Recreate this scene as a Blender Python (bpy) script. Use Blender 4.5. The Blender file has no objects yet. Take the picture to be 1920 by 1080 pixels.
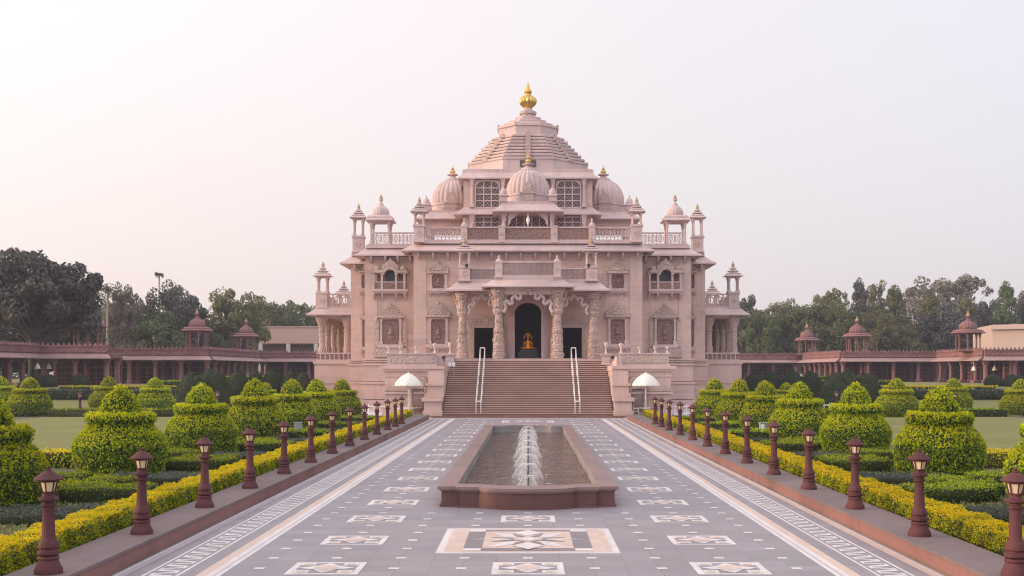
import bpy, bmesh, math, random
import numpy as np
from mathutils import Vector
R = math.radians
PI = math.pi
random.seed(7)
S = bpy.context.scene
COL = S.collection

# ------------------------------------------------------------------ camera, sky, sun, exposure
CX, HY, F, EYE = 990.0, 695.0, 2200.0, 3.8
cam = bpy.data.cameras.new('camera'); camo = bpy.data.objects.new('camera', cam); COL.objects.link(camo)
cam.sensor_width = 36; cam.lens = 36 * F / 1920
cam.shift_x = -(CX - 960) / 1920; cam.shift_y = (HY - 540) / 1920
cam.clip_start = 0.5; cam.clip_end = 6000
camo.location = (0, 0, EYE); camo.rotation_euler = (R(90), 0, 0)
S.camera = camo

SUN_EL, SUN_AZ = 9.0, -95.0        # azimuth from +Y, clockwise positive; -90 is the left of the plaza
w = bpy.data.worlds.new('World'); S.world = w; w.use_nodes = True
nt = w.node_tree; nt.nodes.clear()
out = nt.nodes.new('ShaderNodeOutputWorld'); add = nt.nodes.new('ShaderNodeAddShader')
b1 = nt.nodes.new('ShaderNodeBackground'); b2 = nt.nodes.new('ShaderNodeBackground')
sky = nt.nodes.new('ShaderNodeTexSky'); sky.sky_type = 'NISHITA'; sky.sun_disc = False
sky.sun_elevation = R(SUN_EL); sky.sun_rotation = R(SUN_AZ); sky.dust_density = 4; sky.air_density = 1.0
b1.inputs[1].default_value = 0.06
tc = nt.nodes.new('ShaderNodeTexCoord')
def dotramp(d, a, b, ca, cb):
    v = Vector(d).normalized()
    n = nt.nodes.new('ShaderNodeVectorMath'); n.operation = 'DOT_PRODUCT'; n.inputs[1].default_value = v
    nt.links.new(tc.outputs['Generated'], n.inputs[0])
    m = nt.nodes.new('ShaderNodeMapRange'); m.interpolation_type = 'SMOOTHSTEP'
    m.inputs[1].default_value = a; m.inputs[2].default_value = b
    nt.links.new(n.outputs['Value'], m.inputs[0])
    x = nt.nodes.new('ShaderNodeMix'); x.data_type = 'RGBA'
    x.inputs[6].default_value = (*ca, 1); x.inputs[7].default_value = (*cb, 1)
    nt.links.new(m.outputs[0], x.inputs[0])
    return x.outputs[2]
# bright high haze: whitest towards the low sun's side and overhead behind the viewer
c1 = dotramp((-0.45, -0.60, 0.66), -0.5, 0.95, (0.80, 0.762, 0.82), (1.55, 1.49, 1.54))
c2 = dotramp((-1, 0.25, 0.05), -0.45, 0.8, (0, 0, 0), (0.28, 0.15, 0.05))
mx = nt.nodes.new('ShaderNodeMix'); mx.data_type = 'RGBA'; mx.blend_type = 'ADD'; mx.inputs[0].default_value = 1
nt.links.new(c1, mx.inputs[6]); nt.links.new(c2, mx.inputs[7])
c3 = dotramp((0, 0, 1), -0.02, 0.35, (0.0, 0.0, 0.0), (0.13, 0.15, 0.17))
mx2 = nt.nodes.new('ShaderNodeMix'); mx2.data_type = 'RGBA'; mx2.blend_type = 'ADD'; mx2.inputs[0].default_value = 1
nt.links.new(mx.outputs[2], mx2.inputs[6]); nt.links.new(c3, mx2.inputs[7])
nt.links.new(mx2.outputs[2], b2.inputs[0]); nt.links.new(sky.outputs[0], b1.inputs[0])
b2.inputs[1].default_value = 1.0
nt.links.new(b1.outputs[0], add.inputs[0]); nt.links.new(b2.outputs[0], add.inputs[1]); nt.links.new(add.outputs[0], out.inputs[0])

sl = bpy.data.lights.new('sun', 'SUN'); sl.energy = 3.6; sl.angle = R(6); sl.color = (1.0, 0.68, 0.42)
so = bpy.data.objects.new('sun', sl); COL.objects.link(so)
az, el = R(SUN_AZ), R(SUN_EL)
sd = Vector((math.sin(az) * math.cos(el), math.cos(az) * math.cos(el), math.sin(el)))
so.rotation_euler = sd.to_track_quat('Z', 'Y').to_euler()
S.view_settings.view_transform = 'Standard'; S.view_settings.look = 'None'
S.view_settings.exposure = -0.26; S.view_settings.gamma = 1.0; S.view_settings.use_curve_mapping = False
S.cycles.max_bounces = 6; S.cycles.transparent_max_bounces = 12
S.cycles.volume_bounces = 0
S.cycles.filter_width = 1.15; S.cycles.use_denoising = True; S.cycles.denoising_input_passes = 'RGB_ALBEDO_NORMAL'; S.cycles.denoising_prefilter = 'ACCURATE'

# ------------------------------------------------------------------ measuring helpers (photo survey -> metres)
def X(px, Y): return (px - CX) * Y / F
def Z(py, Y): return EYE - (py - HY) * Y / F

# ------------------------------------------------------------------ materials
class NT:
    def __init__(s, name):
        s.m = bpy.data.materials.new(name); s.m.use_nodes = True; s.t = s.m.node_tree; s.t.nodes.clear()
        s.o = s.n('OutputMaterial'); s.p = s.n('BsdfPrincipled'); s.l(s.p.outputs[0], s.o.inputs[0])
        s.tc = s.n('TexCoord'); s.g = s.n('NewGeometry')
    def n(s, k): return s.t.nodes.new('ShaderNode' + k)
    def l(s, a, b): s.t.links.new(a, b)
    def noise(s, scale, detail=4, vec=None, rough=0.55):
        n = s.n('TexNoise'); n.inputs['Scale'].default_value = scale; n.inputs['Detail'].default_value = detail
        n.inputs['Roughness'].default_value = rough
        s.l(vec or s.g.outputs['Position'], n.inputs['Vector']); return n.outputs['Fac']
    def scaled(s, v):
        n = s.n('VectorMath'); n.operation = 'MULTIPLY'; n.inputs[1].default_value = v
        s.l(s.g.outputs['Position'], n.inputs[0]); return n.outputs[0]
    def ramp(s, fac, stops):
        r = s.n('ValToRGB'); s.l(fac, r.inputs[0]); e = r.color_ramp.elements
        while len(e) < len(stops): e.new(0.5)
        for q, (p, c) in zip(e, stops): q.position = p; q.color = (*c, 1) if not isinstance(c, (int, float)) else (c, c, c, 1)
        return r.outputs[0]
    def mix(s, fac, a, b, mode='MIX'):
        x = s.n('Mix'); x.data_type = 'RGBA'; x.blend_type = mode
        for i, v in ((0, fac), (6, a), (7, b)):
            if hasattr(v, 'links'): s.l(v, x.inputs[i])
            elif i == 0: x.inputs[i].default_value = v
            else: x.inputs[i].default_value = (*v, 1)
        return x.outputs[2]
    def math(s, op, a, b=0.0):
        x = s.n('Math'); x.operation = op
        for i, v in enumerate((a, b)):
            if hasattr(v, 'links'): s.l(v, x.inputs[i])
            else: x.inputs[i].default_value = v
        return x.outputs[0]
    def col(s, c):
        if hasattr(c, 'links'): s.l(c, s.p.inputs['Base Color'])
        else: s.p.inputs['Base Color'].default_value = (*c, 1)
    def bump(s, h, strength=0.3, dist=0.05):
        b = s.n('Bump'); b.inputs['Strength'].default_value = strength; b.inputs['Distance'].default_value = dist
        s.l(h, b.inputs['Height']); s.l(b.outputs[0], s.p.inputs['Normal'])
    def set(s, **k):
        for a, v in k.items(): s.p.inputs[a.replace('_', ' ')].default_value = v
        return s

def stone(name, base, vary=0.18, carve=0.0, block=None, rough=0.85, stain=0.25, carve_scale=5.0, warm=(0.62, 0.40, 0.33)):
    n = NT(name); n.set(Roughness=rough)
    a = n.noise(0.35, 5); b = n.noise(3.0, 6)
    dark = tuple(c * (1 - vary * 1.5) for c in base); lite = tuple(min(1, c * (1 + vary)) for c in base)
    c = n.mix(n.ramp(a, [(0.3, 0.0), (0.7, 1.0)]), dark, lite)
    c = n.mix(n.math('MULTIPLY', n.ramp(b, [(0.35, 0.0), (0.75, 1.0)]), 0.35), c, tuple(x * 0.8 for x in base))
    h = b
    if block:
        sx = n.n('SeparateXYZ'); n.l(n.g.outputs['Position'], sx.inputs[0])
        u = n.math('ADD', sx.outputs[0], sx.outputs[1]); cx = n.n('CombineXYZ'); n.l(u, cx.inputs[0]); n.l(sx.outputs[2], cx.inputs[1])
        br = n.n('TexBrick'); n.l(cx.outputs[0], br.inputs[0]); br.inputs['Scale'].default_value = 1
        br.inputs['Brick Width'].default_value = block[0]; br.inputs['Row Height'].default_value = block[1]
        br.inputs['Mortar Size'].default_value = 0.018; br.inputs['Mortar Smooth'].default_value = 0.3
        br.inputs['Color1'].default_value = (0, 0, 0, 1); br.inputs['Color2'].default_value = (1, 1, 1, 1); br.inputs['Mortar'].default_value = (0.3, 0.3, 0.3, 1)
        c = n.mix(n.math('MULTIPLY', br.outputs['Color'], 0.42), c, warm)
        course = n.noise(1.0, 2, n.scaled((0.05, 0.05, 1.1)))
        c = n.mix(n.math('MULTIPLY', n.ramp(course, [(0.45, 0.0), (0.6, 1.0)]), 0.5), c, tuple(min(1, x * y) for x, y in zip(base, (1.16, 1.12, 1.14))))
        c = n.mix(n.math('MULTIPLY', br.outputs['Fac'], 0.35), c, tuple(x * 0.6 for x in base))
    if stain:
        st = n.noise(1.2, 5, n.scaled((1.6, 1.6, 0.22)))
        c = n.mix(n.math('MULTIPLY', n.ramp(st, [(0.52, 0.0), (0.72, 1.0)]), stain), c, tuple(x * 0.52 for x in base))
    if carve:
        v = n.n('TexVoronoi'); v.inputs['Scale'].default_value = carve_scale; n.l(n.g.outputs['Position'], v.inputs['Vector'])
        v2 = n.noise(carve_scale * 1.7, 3)
        h = n.math('ADD', v.outputs['Distance'], n.math('MULTIPLY', v2, 0.7))
        n.bump(h, min(1, carve), 0.16)
        c = n.mix(n.math('MULTIPLY', n.ramp(v.outputs['Distance'], [(0.1, 0.0), (0.55, 1.0)]), 0.22), c, tuple(x * 0.6 for x in base))
    else:
        n.bump(h, 0.25, 0.03)
    n.col(c); return n.m

def plain(name, c, rough=0.6, metal=0.0, vary=0.1, scale=6.0, **k):
    n = NT(name); n.set(Roughness=rough, Metallic=metal, **k)
    f = n.noise(scale, 5)
    n.col(n.mix(f, tuple(x * (1 - vary) for x in c), tuple(min(1, x * (1 + vary)) for x in c)))
    n.bump(n.noise(scale * 8, 3), 0.08, 0.01); return n.m

def leaf(name, a, b, trans=0.35, hue=0.03, rough=0.5, spec=0.35):
    n = NT(name)
    oi = n.n('ObjectInfo')
    f = n.math('FRACT', n.math('ADD', n.g.outputs['Random Per Island'], 0.0))
    c = n.mix(f, a, b)
    pat = n.noise(0.45, 3)
    c = n.mix(n.math('MULTIPLY', n.ramp(pat, [(0.35, 0.0), (0.7, 1.0)]), 0.4), c, tuple(0.5 * (x + y) * 0.62 for x, y in zip(a, b)))
    hs = n.n('HueSaturation'); n.l(c, hs.inputs['Color'])
    n.l(n.math('ADD', n.math('MULTIPLY', oi.outputs['Random'], hue * 2), 0.5 - hue), hs.inputs['Hue'])
    n.l(n.math('ADD', n.math('MULTIPLY', oi.outputs['Random'], 0.35), 0.82), hs.inputs['Value'])
    n.l(hs.outputs[0], n.p.inputs['Base Color']); n.set(Roughness=rough); n.p.inputs['Specular IOR Level'].default_value = spec
    t = n.n('BsdfTranslucent'); n.l(hs.outputs[0], t.inputs[0])
    ms = n.n('MixShader'); ms.inputs[0].default_value = trans
    n.l(n.p.outputs[0], ms.inputs[1]); n.l(t.outputs[0], ms.inputs[2]); n.l(ms.outputs[0], n.o.inputs[0])
    return n.m

M = {}
PINK = (0.525, 0.385, 0.35)
M['wall'] = stone('sandstone_blocks', PINK, block=(1.5, 0.62))
M['trim'] = stone('sandstone_trim', (0.545, 0.415, 0.41), vary=0.12, stain=0.35)
M['carved'] = stone('sandstone_carved', (0.53, 0.39, 0.355), vary=0.15, carve=0.7, stain=0.3)
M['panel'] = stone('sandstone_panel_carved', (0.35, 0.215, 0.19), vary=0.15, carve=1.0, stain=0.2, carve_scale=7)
M['dome'] = stone('sandstone_dome', (0.53, 0.405, 0.40), vary=0.12, stain=0.5)
M['step'] = stone('step_stone', (0.21, 0.105, 0.08), vary=0.15, stain=0.2)
M['tread'] = stone('tread_edge_stone', (0.56, 0.40, 0.345), vary=0.1, stain=0.1)
M['red'] = stone('red_sandstone', (0.22, 0.105, 0.11), vary=0.2, stain=0.3, block=(1.2, 0.5), warm=(0.25, 0.12, 0.105))
M['redc'] = stone('red_sandstone_carved', (0.25, 0.12, 0.125), vary=0.2, carve=0.8, carve_scale=3)
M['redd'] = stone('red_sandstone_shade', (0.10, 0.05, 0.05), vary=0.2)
M['redpale'] = stone('eave_stone', (0.36, 0.235, 0.225), vary=0.15)
M['kerb'] = stone('kerb_stone', (0.225, 0.118, 0.108), vary=0.2, stain=0.3, block=(1.4, 5.0), warm=(0.28, 0.145, 0.115))
M['kerbtop'] = stone('kerb_cap_stone', (0.155, 0.115, 0.119), vary=0.28, stain=0.3, block=(1.4, 5.0), warm=(0.19, 0.14, 0.132))
M['basin'] = stone('fountain_stone', (0.125, 0.062, 0.058), vary=0.25, stain=0.35, rough=0.45, block=(1.3, 4.0), warm=(0.17, 0.085, 0.072))
M['lining'] = stone('pool_lining_stone', (0.30, 0.265, 0.265), vary=0.2, stain=0.4, rough=0.5)
M['basinrim'] = stone('fountain_rim_stone', (0.20, 0.125, 0.122), vary=0.2, stain=0.3, rough=0.4, block=(1.3, 4.0), warm=(0.25, 0.15, 0.135))
M['lamp'] = stone('lamp_stone', (0.108, 0.037, 0.041), vary=0.25, carve=0.14, carve_scale=14, rough=0.7)
for _m in ('lamp', 'basin', 'kerb'): _m and M[_m].node_tree.nodes['Principled BSDF'].inputs['Specular IOR Level'].__setattr__('default_value', 0.25)
M['gold'] = plain('gilt_metal', (0.62, 0.40, 0.12), rough=0.36, metal=1.0, vary=0.2)
M['finial_stone'] = plain('tan_finial_stone', (0.40, 0.29, 0.15), rough=0.6, vary=0.15)
M['statue_gold'] = plain('statue_gold', (1.0, 0.40, 0.035), rough=0.35, metal=0.55, vary=0.15)
M['steel'] = plain('brushed_steel', (0.78, 0.78, 0.80), rough=0.35, metal=0.5, vary=0.06)
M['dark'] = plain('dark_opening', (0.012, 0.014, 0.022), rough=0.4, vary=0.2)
M['winglass'] = plain('dark_lattice_glass', (0.085, 0.055, 0.053), rough=0.6, vary=0.25)
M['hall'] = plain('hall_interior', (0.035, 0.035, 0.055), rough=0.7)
M['lampglass'] = plain('cream_lamp_glass', (0.66, 0.53, 0.33), rough=0.25, vary=0.08)
M['urn'] = plain('pale_urn_stone', (0.58, 0.47, 0.41), rough=0.8, vary=0.1)
M['canvas'] = plain('cream_canvas', (0.72, 0.69, 0.63), rough=0.8, vary=0.05)
M['white'] = plain('white_paint', (0.78, 0.77, 0.76), rough=0.5, vary=0.05)
M['grey'] = plain('grey_box_metal', (0.30, 0.33, 0.34), rough=0.5, vary=0.1)
M['black'] = plain('black_metal', (0.02, 0.02, 0.022), rough=0.4)
M['bark'] = plain('bark', (0.05, 0.042, 0.036), rough=0.95, vary=0.4)
M['barkpale'] = plain('pale_bark', (0.34, 0.30, 0.27), rough=0.9, vary=0.3)
M['soil'] = plain('bed_soil', (0.085, 0.075, 0.04), rough=1, vary=0.4, scale=3)
M['farwall'] = plain('pink_plaster', (0.45, 0.31, 0.28), rough=0.9, vary=0.08, scale=0.5)
M['cream_wall'] = plain('cream_plaster', (0.44, 0.34, 0.31), rough=0.9, vary=0.08, scale=0.5)
M['palewall'] = plain('pale_grey_plaster', (0.5, 0.46, 0.46), rough=0.9, vary=0.1, scale=0.5)
M['l_yellow'] = leaf('leaf_new_growth', (0.64, 0.60, 0.008), (0.48, 0.54, 0.01), 0.45, 0.006, 0.6, 0.15)
M['l_lime'] = leaf('leaf_lime', (0.18, 0.29, 0.006), (0.31, 0.40, 0.01), 0.35, 0.006, 0.55, 0.22)
M['l_green'] = leaf('leaf_green', (0.05, 0.11, 0.006), (0.115, 0.19, 0.01), 0.3, 0.006, 0.55, 0.22)
M['l_deep'] = leaf('leaf_deep', (0.022, 0.045, 0.008), (0.05, 0.085, 0.014), 0.2, 0.006, 0.55, 0.22)
M['l_gold'] = leaf('leaf_golden_hedge', (0.88, 0.54, 0.004), (0.66, 0.50, 0.006), 0.4, 0.004, 0.6, 0.15)
M['l_hgreen'] = leaf('leaf_box_hedge', (0.085, 0.14, 0.01), (0.19, 0.25, 0.015), 0.3, 0.006, 0.6, 0.15)
M['l_blue'] = leaf('leaf_blue_mondo', (0.045, 0.062, 0.05), (0.10, 0.125, 0.11), 0.15)
M['l_cypress'] = leaf('leaf_cypress', (0.022, 0.036, 0.018), (0.045, 0.062, 0.028), 0.15)
M['core'] = plain('twig_core', (0.02, 0.028, 0.008), rough=1, vary=0.3)
M['core_gold'] = plain('twig_core_golden', (0.05, 0.05, 0.01), rough=1, vary=0.3)
M['t_dark'] = leaf('tree_leaf_dark', (0.055, 0.06, 0.052), (0.12, 0.122, 0.10), 0.2, 0.02)
M['t_green'] = leaf('tree_leaf_green', (0.075, 0.105, 0.038), (0.15, 0.18, 0.066), 0.25, 0.03)
M['t_olive'] = leaf('tree_leaf_olive', (0.12, 0.13, 0.05), (0.21, 0.215, 0.08), 0.25, 0.02)
M['t_grey'] = leaf('tree_leaf_greyish', (0.15, 0.135, 0.105), (0.24, 0.21, 0.17), 0.25, 0.02)
M['l_cover'] = leaf('ground_cover_leaf', (0.20, 0.225, 0.085), (0.34, 0.34, 0.15), 0.3, 0.006, 0.6, 0.15)

def m_lawn():
    n = NT('clipped_lawn'); n.set(Roughness=0.95)
    a = n.noise(0.25, 5); b = n.noise(9, 5); st = n.noise(1.0, 2, n.scaled((0.02, 0.7, 0.1)))
    c = n.mix(n.ramp(a, [(0.3, 0.0), (0.7, 1.0)]), (0.145, 0.145, 0.028), (0.20, 0.186, 0.04))
    c = n.mix(n.math('MULTIPLY', b, 0.5), c, (0.10, 0.115, 0.035))
    c = n.mix(n.math('MULTIPLY', n.ramp(st, [(0.4, 0.0), (0.6, 1.0)]), 0.25), c, (0.23, 0.21, 0.07))
    n.col(c); n.bump(n.noise(60, 3), 0.5, 0.03); return n.m
M['lawn'] = m_lawn()
def m_ground():
    n = NT('far_ground'); n.set(Roughness=1)
    n.col(n.mix(n.ramp(n.noise(0.05, 5), [(0.35, 0.0), (0.65, 1.0)]), (0.09, 0.085, 0.045), (0.16, 0.14, 0.085))); return n.m
M['ground'] = m_ground()
def m_pave(name, c, joint=1.27, jd=0.72, rough=0.55, vary=0.1):
    n = NT(name); n.set(Roughness=rough)
    br = n.n('TexBrick'); br.offset = 0.0; n.l(n.g.outputs['Position'], br.inputs[0])
    br.inputs['Scale'].default_value = 1; br.inputs['Brick Width'].default_value = joint / 2; br.inputs['Row Height'].default_value = joint / 2
    br.inputs['Mortar Size'].default_value = 0.009; br.inputs['Color1'].default_value = (0, 0, 0, 1); br.inputs['Color2'].default_value = (1, 1, 1, 1)
    br.inputs['Mortar'].default_value = (.5, .5, .5, 1)
    k = n.mix(n.math('MULTIPLY', br.outputs['Color'], 0.8), tuple(x * (1 - vary * .5) for x in c), tuple(x * (1 + vary) for x in c))
    st = n.noise(1.0, 6, n.scaled((0.5, 0.16, 1)))
    k = n.mix(n.math('MULTIPLY', n.ramp(st, [(0.42, 0.0), (0.7, 1.0)]), 0.3), k, tuple(x * 0.75 for x in c))
    sp = n.noise(14, 5)
    k = n.mix(n.math('MULTIPLY', n.ramp(sp, [(0.5, 0.0), (0.75, 1.0)]), 0.25), k, tuple(min(1, x * 1.25) for x in c))
    k = n.mix(n.math('MULTIPLY', br.outputs['Fac'], 0.5), k, tuple(x * jd for x in c))
    n.col(k); n.bump(n.noise(30, 4), 0.08, 0.01)
    n.l(n.math('ADD', n.math('MULTIPLY', st, 0.25), rough - 0.1), n.p.inputs['Roughness']); return n.m
M['pave'] = m_pave('grey_slate_paving', (0.25, 0.222, 0.25), jd=0.55, vary=0.16)
M['pave2'] = m_pave('light_lavender_stone', (0.43, 0.37, 0.42), joint=2.2)
M['marble'] = m_pave('white_marble_inlay', (0.62, 0.575, 0.585), joint=0.9, jd=0.8, vary=0.14)
M['beige'] = m_pave('beige_stone_inlay', (0.56, 0.43, 0.37), joint=1.1, jd=0.85, vary=0.12)
M['darkinlay'] = m_pave('dark_grey_inlay', (0.20, 0.175, 0.19), joint=1.1)
M['fore'] = m_pave('forecourt_marble', (0.52, 0.49, 0.53), joint=1.6, jd=0.8)
def m_water():
    n = NT('fountain_water'); n.set(Roughness=0.08)
    n.p.inputs['IOR'].default_value = 1.33; n.p.inputs['Specular IOR Level'].default_value = 0.3
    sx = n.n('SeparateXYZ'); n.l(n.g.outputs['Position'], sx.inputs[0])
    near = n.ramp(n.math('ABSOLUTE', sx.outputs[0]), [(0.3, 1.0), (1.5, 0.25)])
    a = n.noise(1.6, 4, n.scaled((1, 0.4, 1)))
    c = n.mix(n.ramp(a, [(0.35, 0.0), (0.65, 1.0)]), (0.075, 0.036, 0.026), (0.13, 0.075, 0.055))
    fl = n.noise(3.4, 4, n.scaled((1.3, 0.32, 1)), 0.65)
    fleck = n.math('MULTIPLY', n.ramp(fl, [(0.58, 0.0), (0.68, 1.0)]), near)
    n.col(n.mix(fleck, c, (0.62, 0.60, 0.63)))  # pale flecks: foam, plus sky glints on the ripples painted into the colour
    h = n.math('ADD', n.noise(1.6, 4, n.scaled((1.4, 0.45, 1))), n.math('MULTIPLY', n.noise(6.0, 4, n.scaled((1.2, 0.35, 1))), 0.6))
    n.bump(h, 1.0, 0.35); return n.m
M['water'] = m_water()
def m_jet():
    n = NT('falling_water')
    sx = n.n('SeparateXYZ'); n.l(n.tc.outputs['Object'], sx.inputs[0])
    ang = n.math('ARCTAN2', sx.outputs[1], sx.outputs[0])
    cx = n.n('CombineXYZ'); n.l(n.math('MULTIPLY', ang, 5.0), cx.inputs[0]); n.l(n.math('MULTIPLY', sx.outputs[2], 0.8), cx.inputs[1])
    f = n.noise(1.6, 5, cx.outputs[0], 0.7)
    lw = n.n('LayerWeight'); lw.inputs[0].default_value = 0.5
    edge = n.ramp(lw.outputs['Facing'], [(0.45, 0.12), (0.95, 1.0)])
    a = n.mix(0.5, n.ramp(f, [(0.42, 0.0), (0.72, 0.9)]), edge); a = n.math('MULTIPLY', a, 0.85)
    n.col((0.92, 0.92, 0.95)); n.set(Roughness=0.25); n.l(a, n.p.inputs['Alpha']); return n.m
M['jet'] = m_jet()

# ------------------------------------------------------------------ mesh builder
WL = {}
def newobj(name, data, parent=None, loc=(0, 0, 0), rotz=0.0):
    o = bpy.data.objects.new(name, data); COL.objects.link(o)
    loc = Vector(loc)
    WL[o.name] = loc.copy()
    if parent is not None:
        o.parent = parent; o.location = loc - WL[parent.name]
    else: o.location = loc
    if rotz: o.rotation_euler = (0, 0, rotz)
    return o
def tag(o, label=None, cat=None, group=None, kind=None):
    for k, v in (('label', label), ('category', cat), ('group', group), ('kind', kind)):
        if v: o[k] = v
    return o
def empty(name, loc, label, cat, group=None, rotz=0):
    o = newobj(name, None, None, loc, rotz); o.empty_display_size = 0.2
    return tag(o, label, cat, group)
def setloc(o, loc): o.location = loc; WL[o.name] = Vector(loc)

class MB:
    def __init__(s): s.v = []; s.f = []; s.m = []
    def add(s, vs, fs, m=0):
        k = len(s.v); s.v += [tuple(p) for p in vs]; s.f += [tuple(i + k for i in f) for f in fs]; s.m += [m] * len(fs); return s
    def box(s, x0, x1, y0, y1, z0, z1, m=0):
        return s.loft([rect(x0, x1, y0, y1, z0), rect(x0, x1, y0, y1, z1)], m)
    def loft(s, rings, m=0, cap0=True, cap1=True, closed=True):
        n = len(rings[0]); vs = [p for r in rings for p in r]; fs = []
        for i in range(len(rings) - 1):
            for j in range(n if closed else n - 1):
                k = (j + 1) % n
                fs.append((i * n + j, i * n + k, (i + 1) * n + k, (i + 1) * n + j))
        if cap0: fs.append(tuple(reversed(range(n))))
        if cap1: fs.append(tuple(range((len(rings) - 1) * n, len(rings) * n)))
        return s.add(vs, fs, m)
    def xz(s, poly, y0, y1, m=0):
        return s.loft([[(x, y0, z) for x, z in poly], [(x, y1, z) for x, z in poly]], m)
    def yz(s, poly, x0, x1, m=0):
        return s.loft([[(x0, y, z) for y, z in poly], [(x1, y, z) for y, z in poly]], m)
    def xy(s, poly, z0, z1, m=0):
        return s.loft([[(x, y, z0) for x, y in poly], [(x, y, z1) for x, y in poly]], m)
    def flat(s, poly, z, m=0): return s.add([(x, y, z) for x, y in poly], [tuple(range(len(poly)))], m)
    def lathe(s, prof, c=(0, 0, 0), n=16, flute=None, rot=0.0, m=0, half=None, sy=1.0):
        rings = []
        for q, (r, z) in enumerate(prof):
            ring = []
            for i in range(n):
                a = rot + 2 * PI * i / n
                rr = r
                if flute and (flute[2] <= q <= flute[3]): rr = r * (1 - flute[1] * (1 - abs(math.cos(flute[0] * a / 2))))
                ring.append((c[0] + rr * math.cos(a), c[1] + sy * rr * math.sin(a), c[2] + z))
            rings.append(ring)
        return s.loft(rings, m, prof[0][0] > 1e-4, prof[-1][0] > 1e-4)
    def ngon(s, prof, c, n, m=0):          # prof of (apothem, z), flat side to the front
        k = 1 / math.cos(PI / n)
        return s.lathe([(a * k, z) for a, z in prof], c, n, None, PI / n - PI / 2, m)
    def tube(s, p0, p1, r0, r1=None, n=8, m=0):
        r1 = r0 if r1 is None else r1
        p0, p1 = Vector(p0), Vector(p1); d = (p1 - p0).normalized()
        u = d.orthogonal().normalized(); v = d.cross(u)
        return s.loft([[tuple(p + r * (math.cos(2 * PI * i / n) * u + math.sin(2 * PI * i / n) * v)) for i in range(n)] for p, r in ((p0, r0), (p1, r1))], m)
    def path(s, pts, r, n=6, m=0):
        for a, b in zip(pts[:-1], pts[1:]): s.tube(a, b, r, r, n, m)
        return s
    def ball(s, c, r, sx=1, sy=1, sz=1, n=12, m=0):
        k = n // 2
        return s.loft([[(c[0] + sx * r * math.sin(PI * q / k) * math.cos(2 * PI * i / n), c[1] + sy * r * math.sin(PI * q / k) * math.sin(2 * PI * i / n), c[2] - sz * r * math.cos(PI * q / k)) for i in range(n)]
                       for q in [0.12] + list(range(1, k)) + [k - 0.12]], m)
    def eave(s, x0, x1, y0, y1, zi, zo, e, th=0.16, m=0):
        mid = e * 0.55; zm = zo + (zi - zo) * 0.36
        return s.loft([rect(x0, x1, y0, y1, zi), rect(x0 - mid, x1 + mid, y0 - mid, y1 + mid, zm), rect(x0 - e, x1 + e, y0 - e, y1 + e, zo),
                       rect(x0 - e, x1 + e, y0 - e, y1 + e, zo - th), rect(x0 - .02, x1 + .02, y0 - .02, y1 + .02, zo - th + 0.45 * (zi - zo))], m)
    def mesh(s, name, mats, origin=(0, 0, 0), sharp=38):
        me = bpy.data.meshes.new(name); ox, oy, oz = origin
        me.from_pydata([(a - ox, b - oy, c - oz) for a, b, c in s.v], [], s.f)
        for k in (mats if isinstance(mats, (list, tuple)) else [mats]): me.materials.append(M[k])
        me.polygons.foreach_set('material_index', s.m)
        bm = bmesh.new(); bm.from_mesh(me); bmesh.ops.recalc_face_normals(bm, faces=bm.faces); bm.to_mesh(me); bm.free()
        me.polygons.foreach_set('use_smooth', [True] * len(me.polygons)); me.set_sharp_from_angle(angle=R(sharp)); me.update()
        return me
    def build(s, name, mats, parent=None, origin=None):
        if origin is None:
            a = np.array(s.v); lo, hi = a.min(0), a.max(0); origin = ((lo[0] + hi[0]) / 2, (lo[1] + hi[1]) / 2, lo[2])
        return newobj(name, s.mesh(name, mats, origin), parent, origin)
def rect(x0, x1, y0, y1, z): return [(x0, y0, z), (x1, y0, z), (x1, y1, z), (x0, y1, z)]
def sq(c, h, z): return rect(c[0] - h, c[0] + h, c[1] - h, c[1] + h, z)
MESH = {}
def cached(key, fn):
    if key not in MESH: MESH[key] = fn()
    return MESH[key]

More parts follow.
